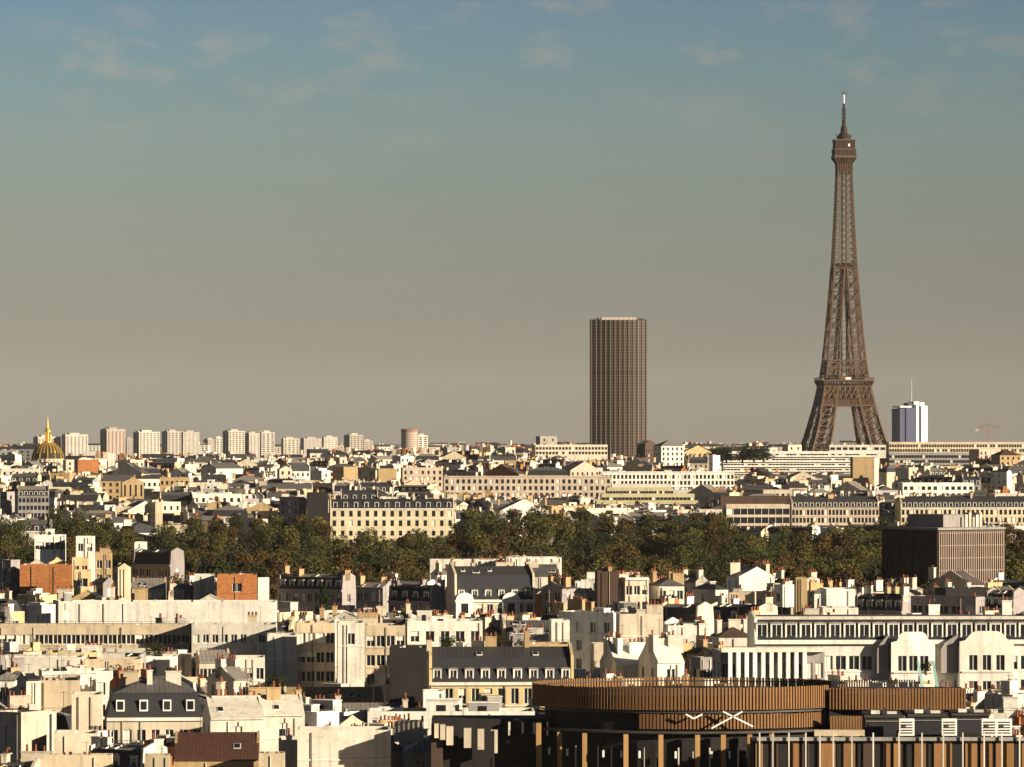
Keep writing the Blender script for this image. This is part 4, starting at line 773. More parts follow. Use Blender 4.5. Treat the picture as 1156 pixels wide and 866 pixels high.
p = MB(); p.box(-w/2, w/2, -r['_d']/2 - .7, -r['_d']/2 - .36, r['_h'] - .5, r['_h'] + .1, 'white'); p.box(E0(926), E0(999), -r['_d']/2 - 1.0, -r['_d']/2 - .01, r['_h'] - 6.9, r['_h'] - 5.6, 'white'); p.build('cornice', r)
p = MB(); p.box(-w/2, w/2, -r['_d']/2 + .9, -r['_d']/2 + 1.3, r['_h'] + 2.95, r['_h'] + 3.4, 'offwhite'); p.build('parapet', r)
# building with tall white fins
r = bld(806, 930, 735, 655, 10, 4, 'grey', cols=10, ww=1.0, wh=2.0, rows=4, st=2.6, rc='felt', label='building fronted by tall white vertical fins above the timber screens', yb=778)
fm = MB(); fm.box(-.26, .26, -.9, 0, 0, 6.6, 'paint_white'); fme = fm.mesh('fin')
for k in range(10): put(fme, 'fin', r, (-r['_w']/2 + 1.2 + k * (r['_w'] - 4)/9, -r['_d']/2 - .25, r['_h'] - 6.3))
p = MB(); p.box(-r['_w']/2, r['_w']/2, -r['_d']/2 - 1.2, -r['_d']/2 - .01, r['_h'] - .1, r['_h'] + .5, 'offwhite'); p.build('cornice', r)

# lower left foreground
bld(-8, 19, 768, 650, 8, 2, 'white', 'hip', 'palezinc', cols=1, rows=1, label='white house with pale metal roof in the bottom left corner', yb=800)
bld(20, 44, 768, 640, 8, 30, 'cream', 'gable', 'slate', cols=0, label='cream house with steep dark side roof, bottom left', yb=800)
bld(40, 92, 768, 645, 9, 4, 'beige', cols=0, sidew=False, label='beige blank wall crowned with red pots, bottom left', yb=802, chs=[(-.5, -.6, 3.0, .7, .5, 'beige')])
bld(62, 96, 764, 660, 8, 3, 'cream', cols=0, label='cream step block behind the blank beige wall', yb=790)
bld(92, 107, 761, 650, 5, 3, 'white', cols=0, sidew=False, label='narrow white tower-like block, bottom left', yb=800)
bld(78, 117, 784, 625, 8, 4, 'cream', cols=0, sidew=False, label='cream blank block left of the slate mansard house', yb=840)
bld(-10, 51, 804, 600, 8, -43, 'pink', cols=1, ww=.3, wh=4, rows=1, sidew=False, label='big brownish-pink shaded wall, bottom left corner', yb=866)
bld(44, 64, 803, 615, 6, 4, 'white', cols=0, label='small white block right of the brownish-pink wall', yb=828)
bld(58, 112, 828, 600, 8, 4, 'cream', cols=0, ww=.5, label='low cream blank block above the red pot chimney', yb=842)
r = bld(112, 232, 810, 640, 12, 6, 'cream', 'hipmansard', 'zinc', cols=7, ww=1.1, wh=2.2, rows=2, top=1.6, h1=3.2, label='cream house with slate hipped mansard and ribbed zinc top', yb=840, chs=[(-.1, -.3, .7, 1.4, 1.2, 'offwhite'), (.4, -.1, 2.0, .8, 1.0, 'offwhite'), (-.5, .3, 2.4, .7, .8, 'beige')])
for k, x in enumerate((-.36, -.12, .12, .36)):
    q = MB(); q.box(-.55, .55, -.25, .9, 0, 1.5, 'frame', top='palezinc'); q.box(-.4, .4, -.27, -.2, .2, 1.3, 'glass' if k != 2 else 'slate'); o = q.build('roof_window', r, (x * r['_w'], -r['_d']/2 + .35, r['_h'] + .8))
b = MB(); b.box(-r['_w']*.45, r['_w']*.5, -r['_d']/2 - 1.0, -r['_d']/2 - .01, r['_h'] - 4.1, r['_h'] - 3.9, 'offwhite')
for k in range(60): x = -r['_w']*.45 + k * r['_w'] * .95 / 59; b.bar((x, -r['_d']/2 - .95, r['_h'] - 3.9), (x, -r['_d']/2 - .95, r['_h'] - 2.9), .02, 'metal')
b.bar((-r['_w']*.45, -r['_d']/2 - .95, r['_h'] - 2.9), (r['_w']*.5, -r['_d']/2 - .95, r['_h'] - 2.9), .035, 'metal'); b.build('balcony', r)
bld(225, 300, 812, 610, 9, 10, 'offwhite', 'gable', 'offwhite', cols=1, ch=0, pitch=.5, label='off-white windowless house with long row of red pots, lower left', yb=845, chs=[(.1, .1, 6.0, .8, .6, 'offwhite')])
bld(285, 345, 808, 615, 9, 8, 'offwhite', 'gable', 'offwhite', cols=1, ch=3, pitch=.5, label='off-white windowless house next to the leafy garden', yb=840)
bld(55, 127, 852, 565, 3, 2, 'beige', cols=0, sidew=False, name='chimney_wall', cat='chimney wall', label='broad beige chimney wall lined with many red pots, bottom left', chs=[(-.45, 0, 3.0, .8, .3, 'beige'), (.42, 0, 3.4, .8, .3, 'beige')], yb=866)
bld(163, 192, 852, 562, 3, 2, 'beige', cols=0, sidew=False, name='chimney_wall', cat='chimney wall', label='narrow beige chimney stack with five pots, bottom left', chs=[(0, 0, 2.3, .8, .3, 'beige')], yb=866)
bld(292, 322, 850, 560, 3, 2, 'beige', cols=0, sidew=False, name='chimney_wall', cat='chimney wall', label='beige chimney stack right of the dark red roof', chs=[(0, 0, 2.4, .8, .3, 'beige')], yb=866)
bld(194, 294, 858, 565, 12, 2, 'tan', 'gable', 'redtile', cols=0, label='dark red ribbed roof along the bottom edge', yb=866)
bld(334, 442, 824, 580, 8, 2, 'offwhite', cols=0, sidew=False, label='broad cream blank block with faint panels, bottom centre left', yb=866)
bld(312, 352, 835, 590, 8, 3, 'offwhite', cols=0, ch=1, label='cream block stepping down left of the broad cream block', yb=860)
bld(414, 604, 803, 640, 9, 1, 'white', cols=8, ww=.9, wh=1.8, rows=1, sidew=False, label='long white flat building below the yellow dormered house', yb=830, boxes=3)
bld(476, 502, 780, 665, 5, 3, 'white', cols=0, sidew=False, label='white cube hut in front of the shade-dark wall', yb=800)
bld(420, 470, 806, 655, 5, 2, 'white', cols=0, boxes=3, label='low white roof structure with lids, bottom centre', yb=812)
bld(163, 201, 741, 740, 8, 3, 'white', cols=2, ww=.8, wh=1, rows=1, ch=3, label='white cube house with two small windows, left centre', yb=768)
bld(200, 217, 738, 735, 6, 3, 'cream', cols=0, label='narrow cream tower-like block beside the white cube house', yb=768)
bld(0, 95, 742, 720, 10, 2, 'offwhite', cols=0, rc='felt', label='low flat building with planted terrace, left edge', yb=752)
bld(95, 160, 744, 725, 8, 2, 'beige', cols=5, rows=1, rc='felt', ch=2, label='low beige flat house with pots, left', yb=756)
bld(217, 262, 748, 730, 7, 10, 'cream', 'gable', 'palezinc', cols=4, ww=1.3, label='glasshouse-like cream house with arched roof, left centre', yb=762)
bld(232, 285, 768, 690, 9, 35, 'cream', 'gable', 'palezinc', cols=3, rows=2, ch=2, label='cream cottage with skewed zinc roofs behind the trees', yb=790)
bld(262, 300, 742, 735, 8, 3, 'offwhite', cols=3, rows=2, label='off-white house with pale shutters behind the round tree', yb=765)

# ------------------------------------------------------------------ round timber-screened building
def drum_building():
    D = 590.0; zt = Z(772, 572); zb = G(D) - 1; cx = X(775, D); R0 = 18.5; D = 580.0; root = empty('timber_screened_building', (cx, D, zb)); tag(root, 'round dark building wrapped in two tiers of upright timber slats', 'building')
    H = zt - zb; OV = 0.7
    core = MB(); core.lathe([(R0 - 1.4, 0), (R0 - 1.4, H - 1.2), (0.01, H - 1.0)], 'darkwall', 48); core.v = [(x, y*OV, z) for x, y, z in core.v]; core.build('wall', root)
    def ring(r, z0, z1, a0, a1, step, nm, sw=.17):
        s_ = MB(); n = int(R(a1 - a0) * r / step); rr = random.Random(5)
        for k in range(n):
            t = R(a0) + R(a1 - a0) * k / n; x, y = r * sin(t), -r * OV * cos(t); tx, ty = cos(t), sin(t); nx, ny = sin(t), -cos(t); dz = rr.uniform(-.05, .05)
            q = [(x - tx*sw - nx*.06, y - ty*sw - ny*.06), (x + tx*sw - nx*.06, y + ty*sw - ny*.06), (x + tx*sw + nx*.1, y + ty*sw + ny*.1), (x - tx*sw + nx*.1, y - ty*sw + ny*.1)]
            for i in range(4): j = (i+1) % 4; s_.poly([(*q[i], z0), (*q[j], z0), (*q[j], z1 + dz), (*q[i], z1 + dz)], 'timber')
            s_.poly([(*p_, z1 + dz) for p_ in q], 'timber')
        for z in (z0 + .35, z1 - .4):
            pr = None
            for k in range(61):
                t = R(a0) + R(a1 - a0) * k / 60; p_ = ((r - .15)*sin(t), -(r - .15)*OV*cos(t), z)
                if pr: s_.bar(pr, p_, .07, 'metal')
                pr = p_
        s_.build(nm, root)
    ring(R0, H - 2.8, H - .2, -180, 180, .42, 'upper_slat_screen', .12); ring(R0 - .6, H - 5.0, H - 3.3, -20, 90, .42, 'lower_slat_screen', .12)
    pm = MB(); pm.box(-.28, .28, -.28, .28, 0, 10, 'postwood'); pme = pm.mesh('post'); tp = MB(); tp.box(-.08, .08, -.08, .08, 0, 8.5, 'offwhite'); tpe = tp.mesh('post')
    for px_ in (611, 650, 675, 690, 727, 765, 800, 832, 858): x = X(px_, 570) - cx; put(tpe, 'post', root, (x, -OV*math.sqrt(max(4, (R0 - .2)**2 - x*x)) - .2, H - 15.6))
    for px_ in (632, 706, 745, 786, 815, 845, 660, 870): x = X(px_, 570) - cx; put(pme, 'post', root, (x, -OV*math.sqrt(max(4, (R0 - .2)**2 - x*x)) - .6, H - 15.6))
    sl_ = MB(); sl_.lathe([(R0 + .2, H - 5.5), (R0 + .2, H - 5.25), (R0 - 3, H - 5.2)], 'metal', 64); sl_.lathe([(R0 - .3, H - 3.15), (R0 - .3, H - 2.95)], 'metal', 64); sl_.v = [(x, y*OV, z) for x, y, z in sl_.v]; sl_.build('floor_slab', root)
    cr = MB()
    for (a_, b_) in (((774, 806), (783, 811)), ((783, 811), (793, 806)), ((803, 822), (838, 803)), ((816, 803), (850, 820))):
        y_ = -R0*OV - 0.8; Dd = D + y_; cr.bar((X(a_[0], Dd) - cx, y_, Z(a_[1], Dd) - zb), (X(b_[0], Dd) - cx, y_, Z(b_[1], Dd) - zb), .1, 'paint_white')
    cr.build('white_brace', root)
    lp = MB(); lp.box(-.12, .12, -.12, .12, 0, .8, 'paint_white'); lpm = lp.mesh('lamp'); rr = random.Random(2)
    for k in range(14): x = X(600 + k * 20, 575) - cx; put(lpm, 'lamp', root, (x, -OV*math.sqrt(max(4, R0**2 - x*x)) - .5, H - 8.3))
    FOOT.append((cx, D, 19, 9)); PROT.append((590, 940, 885, D - 14))
drum_building()
def side_screen():
    D = 572; zb = G(D) - 1; x0, x1 = X(936, D), X(1091, D); root = empty('timber_screen_wing', ((x0+x1)/2, D, zb)); tag(root, 'straight timber-slatted wing right of the round slatted building', 'building'); w = x1 - x0
    c = MB(); c.box(-w/2, w/2, .6, 8, 0, Z(779, D) - zb, 'darkwall'); c.build('wall', root)
    s_ = MB(); n = int(w / .36); zt = Z(776.5, D) - zb; rr = random.Random(4)
    for k in range(n): x = -w/2 + w*(k+.5)/n; y = .5 - 1.5*(1 - (2*k/n - 1)**2); s_.box(x - .12, x + .12, y - .1, y + .08, zt - 2.5, zt + rr.uniform(-.05, .05), 'timber')
    for z in (zt - 2.3, zt - .4): s_.box(-w/2, w/2, .6, .66, z, z + .12, 'metal')
    s_.build('upper_slat_screen', root)
    s_ = MB(); n = int(w * .62 / .36)
    for k in range(n): x = -w/2 + w*.55*(k+.5)/n; s_.box(x - .12, x + .12, -1.0, -.8, zt - 4.9, zt - 3.2, 'timber')
    s_.build('lower_slat_screen', root)
    s_ = MB()
    for k in range(34): x = -w/2 + .4 + w*.62*k/34; s_.box(x - .09, x + .09, 1.2, 1.4, zt - .2, zt + .9, 'slate')
    s_.build('balustrade', root)
side_screen()
# terrace strip with ochre panels, pale posts and parapet along the bottom
def bottom_terrace():
    D = 548; zb = G(D) - 1; x0, x1 = X(850, D), X(1165, D); w = x1 - x0; root = empty('panelled_terrace_building', ((x0+x1)/2, D, zb)); tag(root, 'low dark building with ochre panels and pale posts along the bottom right', 'building')
    z = lambda y: Z(y, D) - zb; c = MB(); c.box(-w/2, w/2, .5, 7, 0, z(836), 'darkwall', top='felt'); c.box(-w/2, w/2, -.3, .49, z(836), z(832), 'grey'); c.box(-w*.28, -w*.1, .2, 1, z(831), z(824), 'beige'); c.build('wall', root)
    rr = random.Random(8); x = -w/2 + .3; pm = MB(); pm.box(-.08, .08, -.08, .08, 0, 4.6, 'offwhite'); pme = pm.mesh('post')
    while x < w/2 - 1:
        pw = rr.choice((.8, 1.3, 2.0)); p = MB(); p.box(-pw/2, pw/2, -.05, .05, 0, z(837) - z(868) , rr.choice(('ochre', 'brownwall', 'ochre', 'timber'))); p.build('wall_panel', root, (x + pw/2, .38, z(868)))
        x += pw + rr.choice((.4, .9, 1.5))
    for px_ in (857, 872, 890, 909, 925, 940, 961, 985, 1014, 1040, 1064, 1086, 1110, 1130, 1150): put(pme, 'post', root, (X(px_, D) - (x0+x1)/2, -.6, z(868) - .5))
    FOOT.append(((x0+x1)/2, D + 3, w/2, 5)); PROT.append((850, 1170, 890, D))
bottom_terrace()
def roof_kit(px_, py_, D, kind, label):
    z1 = Z(py_, D); root = empty(kind, (X(px_, D), D, z1)); tag(root, label, {'service_hut': 'roof hut', 'louvred_unit': 'ventilation unit'}[kind])
    b = MB()
    if kind == 'louvred_unit':
        b.box(-.85, .85, -.5, .5, 0, 1.9, 'paint_white'); b.build('casing', root); l = MB()
        for k in range(5): l.box(-.65, .65, -.56, -.51, .25 + .3*k, .38 + .3*k, 'metal')
        l.box(-.5, -.1, -.6, -.57, .9, 1.3, 'metal'); l.build('louvre', root); f = MB(); f.box(-.7, -.5, -.4, .4, -2.4, -.01, 'metal'); f.box(.5, .7, -.4, .4, -2.4, -.01, 'metal'); f.build('stand', root)
    else:
        b.box(-2.1, 2.1, -1.5, 3, -2.4, 1.7, 'darkwall'); b.build('wall', root); t = MB(); t.extr([(-1.7, 1.7), (-1.5, 2.0), (3.0, 2.2), (3.2, 1.7)], -2.2, 2.2, 'felt'); t.box(-1.4, -.2, -1.4, -.6, 2.1, 2.5, 'white'); t.box(.4, 1.5, -1.5, -.8, 2.1, 2.4, 'offwhite'); t.box(-.1, .3, -1.6, -1.2, 2.1, 2.8, 'metal'); t.build('roof', root); g_ = MB(); g_.box(-1.7, 1.6, -1.56, -1.51, -.3, 1.1, 'slate'); g_.bar((-2, -1.6, 1.3), (2, -1.6, 1.3), .05, 'grey'); g_.build('window_band', root)
roof_kit(996, 826, 556, 'service_hut', 'dark roof hut with pale sloping cap, leftmost of the dark huts bottom right')
roof_kit(1045, 825, 558, 'service_hut', 'dark roof hut with pale cap between two white louvred boxes')
roof_kit(1094, 824, 560, 'service_hut', 'dark roof hut with grey window band, right of the second louvred box')
for k, px_ in enumerate((1023, 1071, 1116, 1133)): roof_kit(px_, 830, 552, 'louvred_unit', ('white louvred box leftmost of four in a row, bottom right', 'white louvred box second from left, between two dark huts', 'white louvred box, left one of the close right pair', 'white louvred box, rightmost, near the corner')[k])
bld(975, 1160, 838, 556, 6, 0, 'darkwall', cols=0, rc='felt', label='dark flat roof deck carrying the huts and white louvred boxes', base=Z(838, 556) - 16, yb=866)
# fins wall bottom centre
def fin_wall():
    D = 575; root = empty('finned_wall_building', (X(545, D), D, G(D) - 1)); tag(root, 'black building with cream upright fins at the bottom centre', 'building'); z = lambda y: Z(y, D) - G(D) + 1; c0 = X(545, D)
    b = MB(); b.box(X(487, D) - c0, X(640, D) - c0, 1.2, 9, 0, z(812), 'darkwall'); b.box(X(487, D) - c0, X(500, D) - c0, -1, 1.19, 0, z(816), 'brownwall'); b.build('wall', root)
    for k, (px_, t_, bt, ww_) in enumerate(((493, 816, 832, .5), (500, 817, 834, .6), (508, 819, 840, .8), (528, 821, 843, .85), (543, 822, 845, .75), (558, 823, 849, .8), (575, 815, 830, .25), (590, 815, 828, .25), (603, 816, 828, .3), (618, 815, 830, .2))):
        f_ = MB(); f_.box(-ww_/2, ww_/2, -.9, .2, 0, z(t_) - z(bt), 'cream' if ww_ > .3 else 'offwhite'); f_.build('fin', root, (X(px_, D) - c0, -.8 if ww_ > .3 else .95, z(bt)))
    p = MB(); p.box(-.3, .3, -.3, .3, 0, 5.5, 'postwood'); p.build('post', root, (X(608, D) - c0, -1.5, z(868)))
    p = MB(); p.box(-.13, .13, -.3, .3, 0, 4.6, 'darkwall'); p.build('post', root, (X(557, D) - c0, -1.5, z(868)))
    FOOT.append((c0, D + 4, 9, 6)); PROT.append((487, 620, 866, D))
fin_wall()
# two slim green crane-like jibs and a far construction crane
for k, (a, b_, lb) in enumerate((((1036, 746), (1047, 775), 'pale green leaning pole before the long white building, left of two'), ((1053, 746), (1064, 775), 'pale green leaning pole before the long white building, right of two'))):
    D = 600; root = empty('leaning_pole', (X(b_[0], D), D, Z(b_[1], D))); tag(root, lb, 'pole'); p = MB(); p.bar((0, 0, -4), (X(a[0], D) - X(b_[0], D), 0, Z(a[1], D) - Z(b_[1], D)), .28, 'crane_green', .16); p.build('jib', root); p = MB(); p.box(-.35, .35, -.35, .35, -9, -3.9, 'metal'); p.build('base', root)
def crane():
    D = 4200; root = empty('construction_crane', (X(1115, D), D, Z(500, D) - 25)); tag(root, 'faint thin construction crane on the right skyline', 'crane'); m = MB(); m.bar((0, 0, 0), (0, 0, 38), .5, 'reddish'); m.build('mast', root); j = MB(); j.bar((-10, 0, 37), (12, 0, 38), .4, 'reddish'); j.bar((0, 0, 41), (11, 0, 38), .15, 'metal'); j.bar((0, 0, 41), (-9, 0, 37.2), .15, 'metal'); j.bar((0, 0, 37), (0, 0, 41), .3, 'reddish'); j.build('jib', root); c = MB(); c.box(-10.5, -8, -.6, .6, 35, 37, 'concrete'); c.build('counterweight', root)
crane()

# ------------------------------------------------------------------ filler city
def filler(rows_y, gap, wmin, wmax, seed, dep, far=False):
    rnd = random.Random(seed); nplaced = 0
    for y in rows_y:
        D = DY(y); px = -25 + rnd.uniform(-10, 10)
        while px < 1175:
            wpx = rnd.uniform(wmin, wmax) * F / D; yy = y + rnd.gauss(0, 0.3) * gap * 1.6; a, b = px, px + wpx; px = b + rnd.uniform(-0.5, 0.6) * F / D * 2
            Dj = D * rnd.uniform(0.985, 1.015)
            lim = [p[2] for p in PROT if p[3] > Dj - 4 and p[0] < b - 2 and p[1] > a + 2]
            if lim: yy = max(yy, max(lim) + rnd.uniform(0, 4))
            if 1100 < Dj < 1835: continue
            cxw = X((a + b)/2, Dj); hw = (b - a)/2 * Dj / F
            if any(abs(cxw - f[0]) < (hw + f[2]) * 0.9 and abs(Dj + dep/2 - f[1]) < (dep * 0.45 + f[3]) for f in FOOT): continue
            if Z(yy, Dj) - G(Dj) < 5.5: continue
            if yy > 870: continue
            roof = rnd.choices(('flat', 'mansard', 'gable', 'hip', 'gableside', 'hipmansard'), (0.33, 0.27, 0.12, 0.1, 0.08, 0.10))[0]
            wall = rnd.choices(('white', 'offwhite', 'cream', 'beige', 'yellow', 'pink', 'tan', 'grey', 'mauve', 'brick', 'stone'), (0.21, 0.18, 0.17, 0.09, 0.05, 0.07, 0.05, 0.05, 0.04, 0.03, 0.06))[0]
            yaw = rnd.choices((rnd.uniform(-8, 14), rnd.uniform(20, 45), rnd.uniform(-50, -33)), (0.34, 0.20, 0.46) if D > 1500 or y > 705 else (0.24, 0.12, 0.64))[0]
            rise = {'mansard': 3.9, 'hipmansard': 3.9, 'gable': 2.4, 'gableside': 2.4, 'hip': 2.4}.get(roof, 0) * F / Dj
            n0 = len(PROT)
            bld(a, b, yy + rise * 0.8, Dj, dep * rnd.uniform(.8, 1.2) * (.5 if yaw < -30 else 1), yaw, wall, roof, name='house' if (b - a) * Dj / F < 11 else {'flat': 'apartment_building', 'mansard': 'mansard_block', 'hipmansard': 'mansard_block'}.get(roof, 'townhouse'), ch=rnd.choice((0, 1, 2, 2, 3, 4)) if roof != 'flat' else rnd.choice((0, 0, 1, 2)), boxes=rnd.choice((1, 2, 3)) if roof == 'flat' else 0, dorm=int(wpx * D / F / 3.2) if roof == 'mansard' and rnd.random() < .7 else 0, cols=0 if rnd.random() < .12 else None, rows=3 if Dj < 900 else None, seed=rnd.randint(0, 10**6), sidew=rnd.random() < .5)
            del PROT[n0:]; FOOT.pop(); nplaced += 1
    return nplaced
nA = filler([655 + i * 10.5 for i in range(20)], 7, 5, 13, 12, 9)
nB = filler([509 + i * 4.5 for i in range(19)], 5, 8, 22, 7, 11)
print('FILLER', nA, nB)
# farthest roofs behind the river: one mesh each, a few pixels high
def far_roofs():
    rnd = random.Random(23); n = 0
    for (D, y) in ((3900, 511), (4700, 508.5), (5600, 506.5), (6800, 505), (8500, 503.8), (11000, 502.8)):
        px = -15 + rnd.uniform(0, 8)
        while px < 1170:
            wpx = rnd.uniform(18, 40); yy = y + rnd.gauss(0, 1.4); lim = [p[2] for p in PROT if p[3] > D and p[0] < px + wpx and p[1] > px]; yy = max([yy] + [l_ + rnd.uniform(0, 3) for l_ in lim]); H = max(6, Z(yy, D) - G(D)); w = wpx * D / F * rnd.uniform(.7, .98); d = 16; m = rnd.choice(('cream', 'white', 'beige', 'pink', 'offwhite', 'grey', 'reddish', 'concrete'))
            roof = rnd.random() < .6; b = MB(); nc = max(2, int(w / 6)); rr = [(H - 3.6 - 3.2*i, H - 1.8 - 3.2*i) for i in range(3)]
            facade(b, (-w/2, -d/2), (1, 0), w, 0, H, [(w*(i+.25)/nc, w*(i+.7)/nc) for i in range(nc)], rr, m, rnd=rnd); facade(b, (-w/2, d/2), (0, -1), d, 0, H, [], [], m); facade(b, (w/2, -d/2), (0, 1), d, 0, H, [], [], m); facade(b, (w/2, d/2), (-1, 0), w, 0, H, [], [], m)
            b.poly([(-w/2, -d/2, H), (w/2, -d/2, H), (w/2, d/2, H), (-w/2, d/2, H)], 'gravel')
            if roof: b.extr([(-d/2, H + .02), (-d/2 + 2, H + 3.4), (d/2 - 2, H + 3.4), (d/2, H + .02)], -w/2, w/2, 'slate')
            for k in range(rnd.randint(1, 4)): x = rnd.uniform(-w/2 + 2, w/2 - 2); b.box(x - 1.2, x + 1.2, -3, 3, H + .03, H + 3.4 + rnd.uniform(.8, 2.6), rnd.choice((m, 'cream', 'brick')))
            o = b.build('distant_building', None, (X(px + wpx/2, D), D, G(D)), R(rnd.uniform(-25, 25))); o['category'] = 'building'; o['group'] = 'distant low buildings along the skyline'
            REG.append((o, f"{DESC.get(m, m)} distant low building with {'dark roof' if roof else 'flat roof'}", px + wpx/2, y, D)); n += 1; px += wpx
    return n
print('FAR', far_roofs())

# ------------------------------------------------------------------ trees
def crown_mesh(seed, r, h, n, leaf, lm, conifer=False):
    rnd = random.Random(seed); m = MB(); lobes = []
    if not conifer:
        for k in range(13):
            a = rnd.uniform(0, 6.283); q = rnd.uniform(0, .72) * r; zz = h * rnd.uniform(.30, .80) - (q / r) * h * .12; lobes.append((q*cos(a), q*sin(a), zz, rnd.uniform(.26, .46) * r))
    for k in range(n):
        if conifer:
            t = rnd.random() ** .7; rr = r * (1 - t) * rnd.uniform(.5, 1.05) * (.75 + .35*sin(t*40)); a = rnd.uniform(0, 6.283); p = Vector((rr*cos(a), rr*sin(a), h*.08 + t*h*.92))
        else:
            lx, ly, lz, lr = rnd.choice(lobes); v = Vector((rnd.gauss(0, 1), rnd.gauss(0, 1), rnd.gauss(0, 1))).normalized(); p = Vector((lx, ly, lz)) + v * lr * rnd.uniform(.65, 1.12) * Vector((1, 1, .8)).length / 1.62
        n_ = Vector((rnd.gauss(0, 1), rnd.gauss(0, 1), rnd.gauss(0, 1) + .6)).normalized(); u = n_.orthogonal().normalized(); w = n_.cross(u); s_ = leaf * rnd.uniform(.5, 1.1)
        m.poly([p - u*s_, p - w*s_*.7, p + u*s_, p + w*s_*.7], lm)
    return m.mesh('crown')
def trunk_mesh(r, h):
    m = MB(); m.lathe([(.45, 0), (.32, h*.25), (.22, h*.45), (.1, h*.6)], 'bark', 7)
    for k in range(5): a = 1.3*k; m.bar((0, 0, h*(.28 + .03*k)), (r*.5*cos(a), r*.5*sin(a), h*(.5 + .05*k)), .13, 'bark', .05)
    return m.mesh('trunk')
TV = []
for i, lm in enumerate(('leaf_olive', 'leaf_dark', 'leaf_rust', 'leaf_olive', 'leaf_rust', 'leaf_dark', 'leaf_olive')):
    r = (5.4, 4.8, 5.0, 6.2, 4.4, 5.6, 5.0)[i]; h = (15, 14, 13.5, 15.5, 13, 14.5, 14)[i]; TV.append((crown_mesh(40 + i, r, h, 3200, .33, lm), trunk_mesh(r, h), {'leaf_olive': 'olive', 'leaf_dark': 'dark green', 'leaf_rust': 'rust-brown'}[lm], h))
TREG = []
def tree(px, ytop, D, v, s_=1.0, sz=1.0, label=None, group=None, rz=0.0):
    cr, tr, nm, h = TV[v] if isinstance(v, int) else v; root = empty('broadleaf_tree' if isinstance(v, int) else 'tree', (X(px, D), D, Z(ytop, D) - h * sz), rz); root.scale = (s_, s_, sz); root['category'] = 'tree'
    put(cr, 'crown', root, (0, 0, 0)); t = put(tr, 'trunk', root, (0, 0, 0)); zg = root.location.z - G(D)
    if label: root['label'] = label
    if group: root['group'] = group
    return root
rt = random.Random(77); nt_ = 0
top_edge = [(-20, 586), (60, 574), (110, 584), (150, 596), (230, 585), (300, 588), (345, 578), (372, 592), (500, 594), (512, 582), (560, 572), (640, 576), (700, 586), (790, 574), (820, 588), (900, 590), (990, 576), (1035, 574), (1080, 585), (1160, 582)]
for ri in range(8):
    Dr = 1790 - ri * 92; px = -20 + rt.uniform(0, 15)
    while px < 1175:
        te = interp(top_edge, px) - 7; yt = te + (639 - te) * (ri / 7.6) ** 1.1 + rt.gauss(0, 3.6); Dj = Dr * rt.uniform(.985, 1.015)
        skip = (990 < px < 1142 and Dj < 1185) or any(p[3] > Dj and p[0] - 4 < px < p[1] + 4 and yt < p[2] - 10 for p in PROT if p[3] > 1700 and p[3] < 2000)
        if px < 210 and ri > 4 and px > 20: skip = True
        if px < 330 and 0 < ri < 5 and rt.random() < .3: skip = True
        if not skip:
            v = rt.choices(range(7), (3, 1.5, 2, 3, 2, 1.5, 2))[0]; s_ = rt.uniform(1.05, 1.5); hh = TV[v][3]; zg = Z(yt, Dj) - G(Dj)
            o = tree(px, yt, Dj, v, s_, 1.0, rz=rt.uniform(0, 6)); lift = o.location.z - G(Dj); o.location.z = G(Dj)
            for c_ in o.children:
                if c_.name.startswith('crown'): c_.location.z = lift
                else: c_.scale = (1.1, 1.1, max(.6, (lift + hh * .5) / (hh * .5)) )
            o['group'] = 'trees of the long wooded belt'
            TREG.append((o, TV[v][2], ('back', 'middle', 'front')[min(2, ri // 3)], px, yt)); nt_ += 1
        px += rt.uniform(23, 32) * (1500 / Dj) ** .6
print('TREES', nt_)
# single trees in town
CON = (crown_mesh(91, 3.4, 11.5, 2600, .30, 'leaf_dark', True), trunk_mesh(1, 11), 'dark', 11.5)
RND = (crown_mesh(92, 3.0, 7.5, 2200, .22, 'leaf_dark'), trunk_mesh(2.5, 7.5), 'dark', 7.5)
OLV = (crown_mesh(93, 3.6, 8, 2400, .22, 'leaf_olive'), trunk_mesh(2.8, 8), 'olive', 8)
GLD = (crown_mesh(94, 4.0, 9, 2000, .34, 'leaf_gold'), trunk_mesh(2.8, 9), 'golden', 9)
tree(366, 655, 900, CON, .95, 1.0, 'tall pointed conifer before the long shaded building')
tree(272, 750, 700, RND, .42, .42, 'small round dark tree before the off-white shuttered house')
tree(311, 754, 690, RND, .62, .75, 'dark pointed-top tree with spreading branches right of the small round tree')
tree(298, 768, 680, OLV, .75, .7, 'wide olive tree under the dark pointed-top tree')
tree(136, 742, 690, RND, .8, .9, 'dark bushy tree behind the slate mansard house')
tree(175, 722, 745, OLV, .7, .6, 'olive shrubby tree in front of the long beige building')
tree(200, 644, 1000, OLV, .8, 1.0, 'leafy tree by the off-white blank wall')
tree(357, 580, 1800, GLD, 1.2, 1.3, 'golden-yellow tree left of the golden stone mansion block')
tree(862, 498, 2980, TV[1], 1.5, .9, 'dark round tree on the skyline above the stepped white building', 'dark trees on the skyline')
tree(808, 497.5, 3010, TV[5], 1.5, .9, 'dark tree left end of the skyline trees by the stepped building', 'dark trees on the skyline')
tree(820, 500, 3000, TV[1], 1.4, .9, 'dark tree second from left on the skyline by the stepped building', 'dark trees on the skyline')
tree(838, 499, 3000, TV[5], 1.6, .9, 'dark tree in the middle of the skyline trees by the stepped building', 'dark trees on the skyline')
tree(851, 498.5, 2990, TV[1], 1.4, .9, 'dark tree fourth from left on the skyline by the stepped building', 'dark trees on the skyline')
tree(735, 720, 770, RND, 1.0, .8, 'dark shrubby tree behind the white pitched pair of roofs')
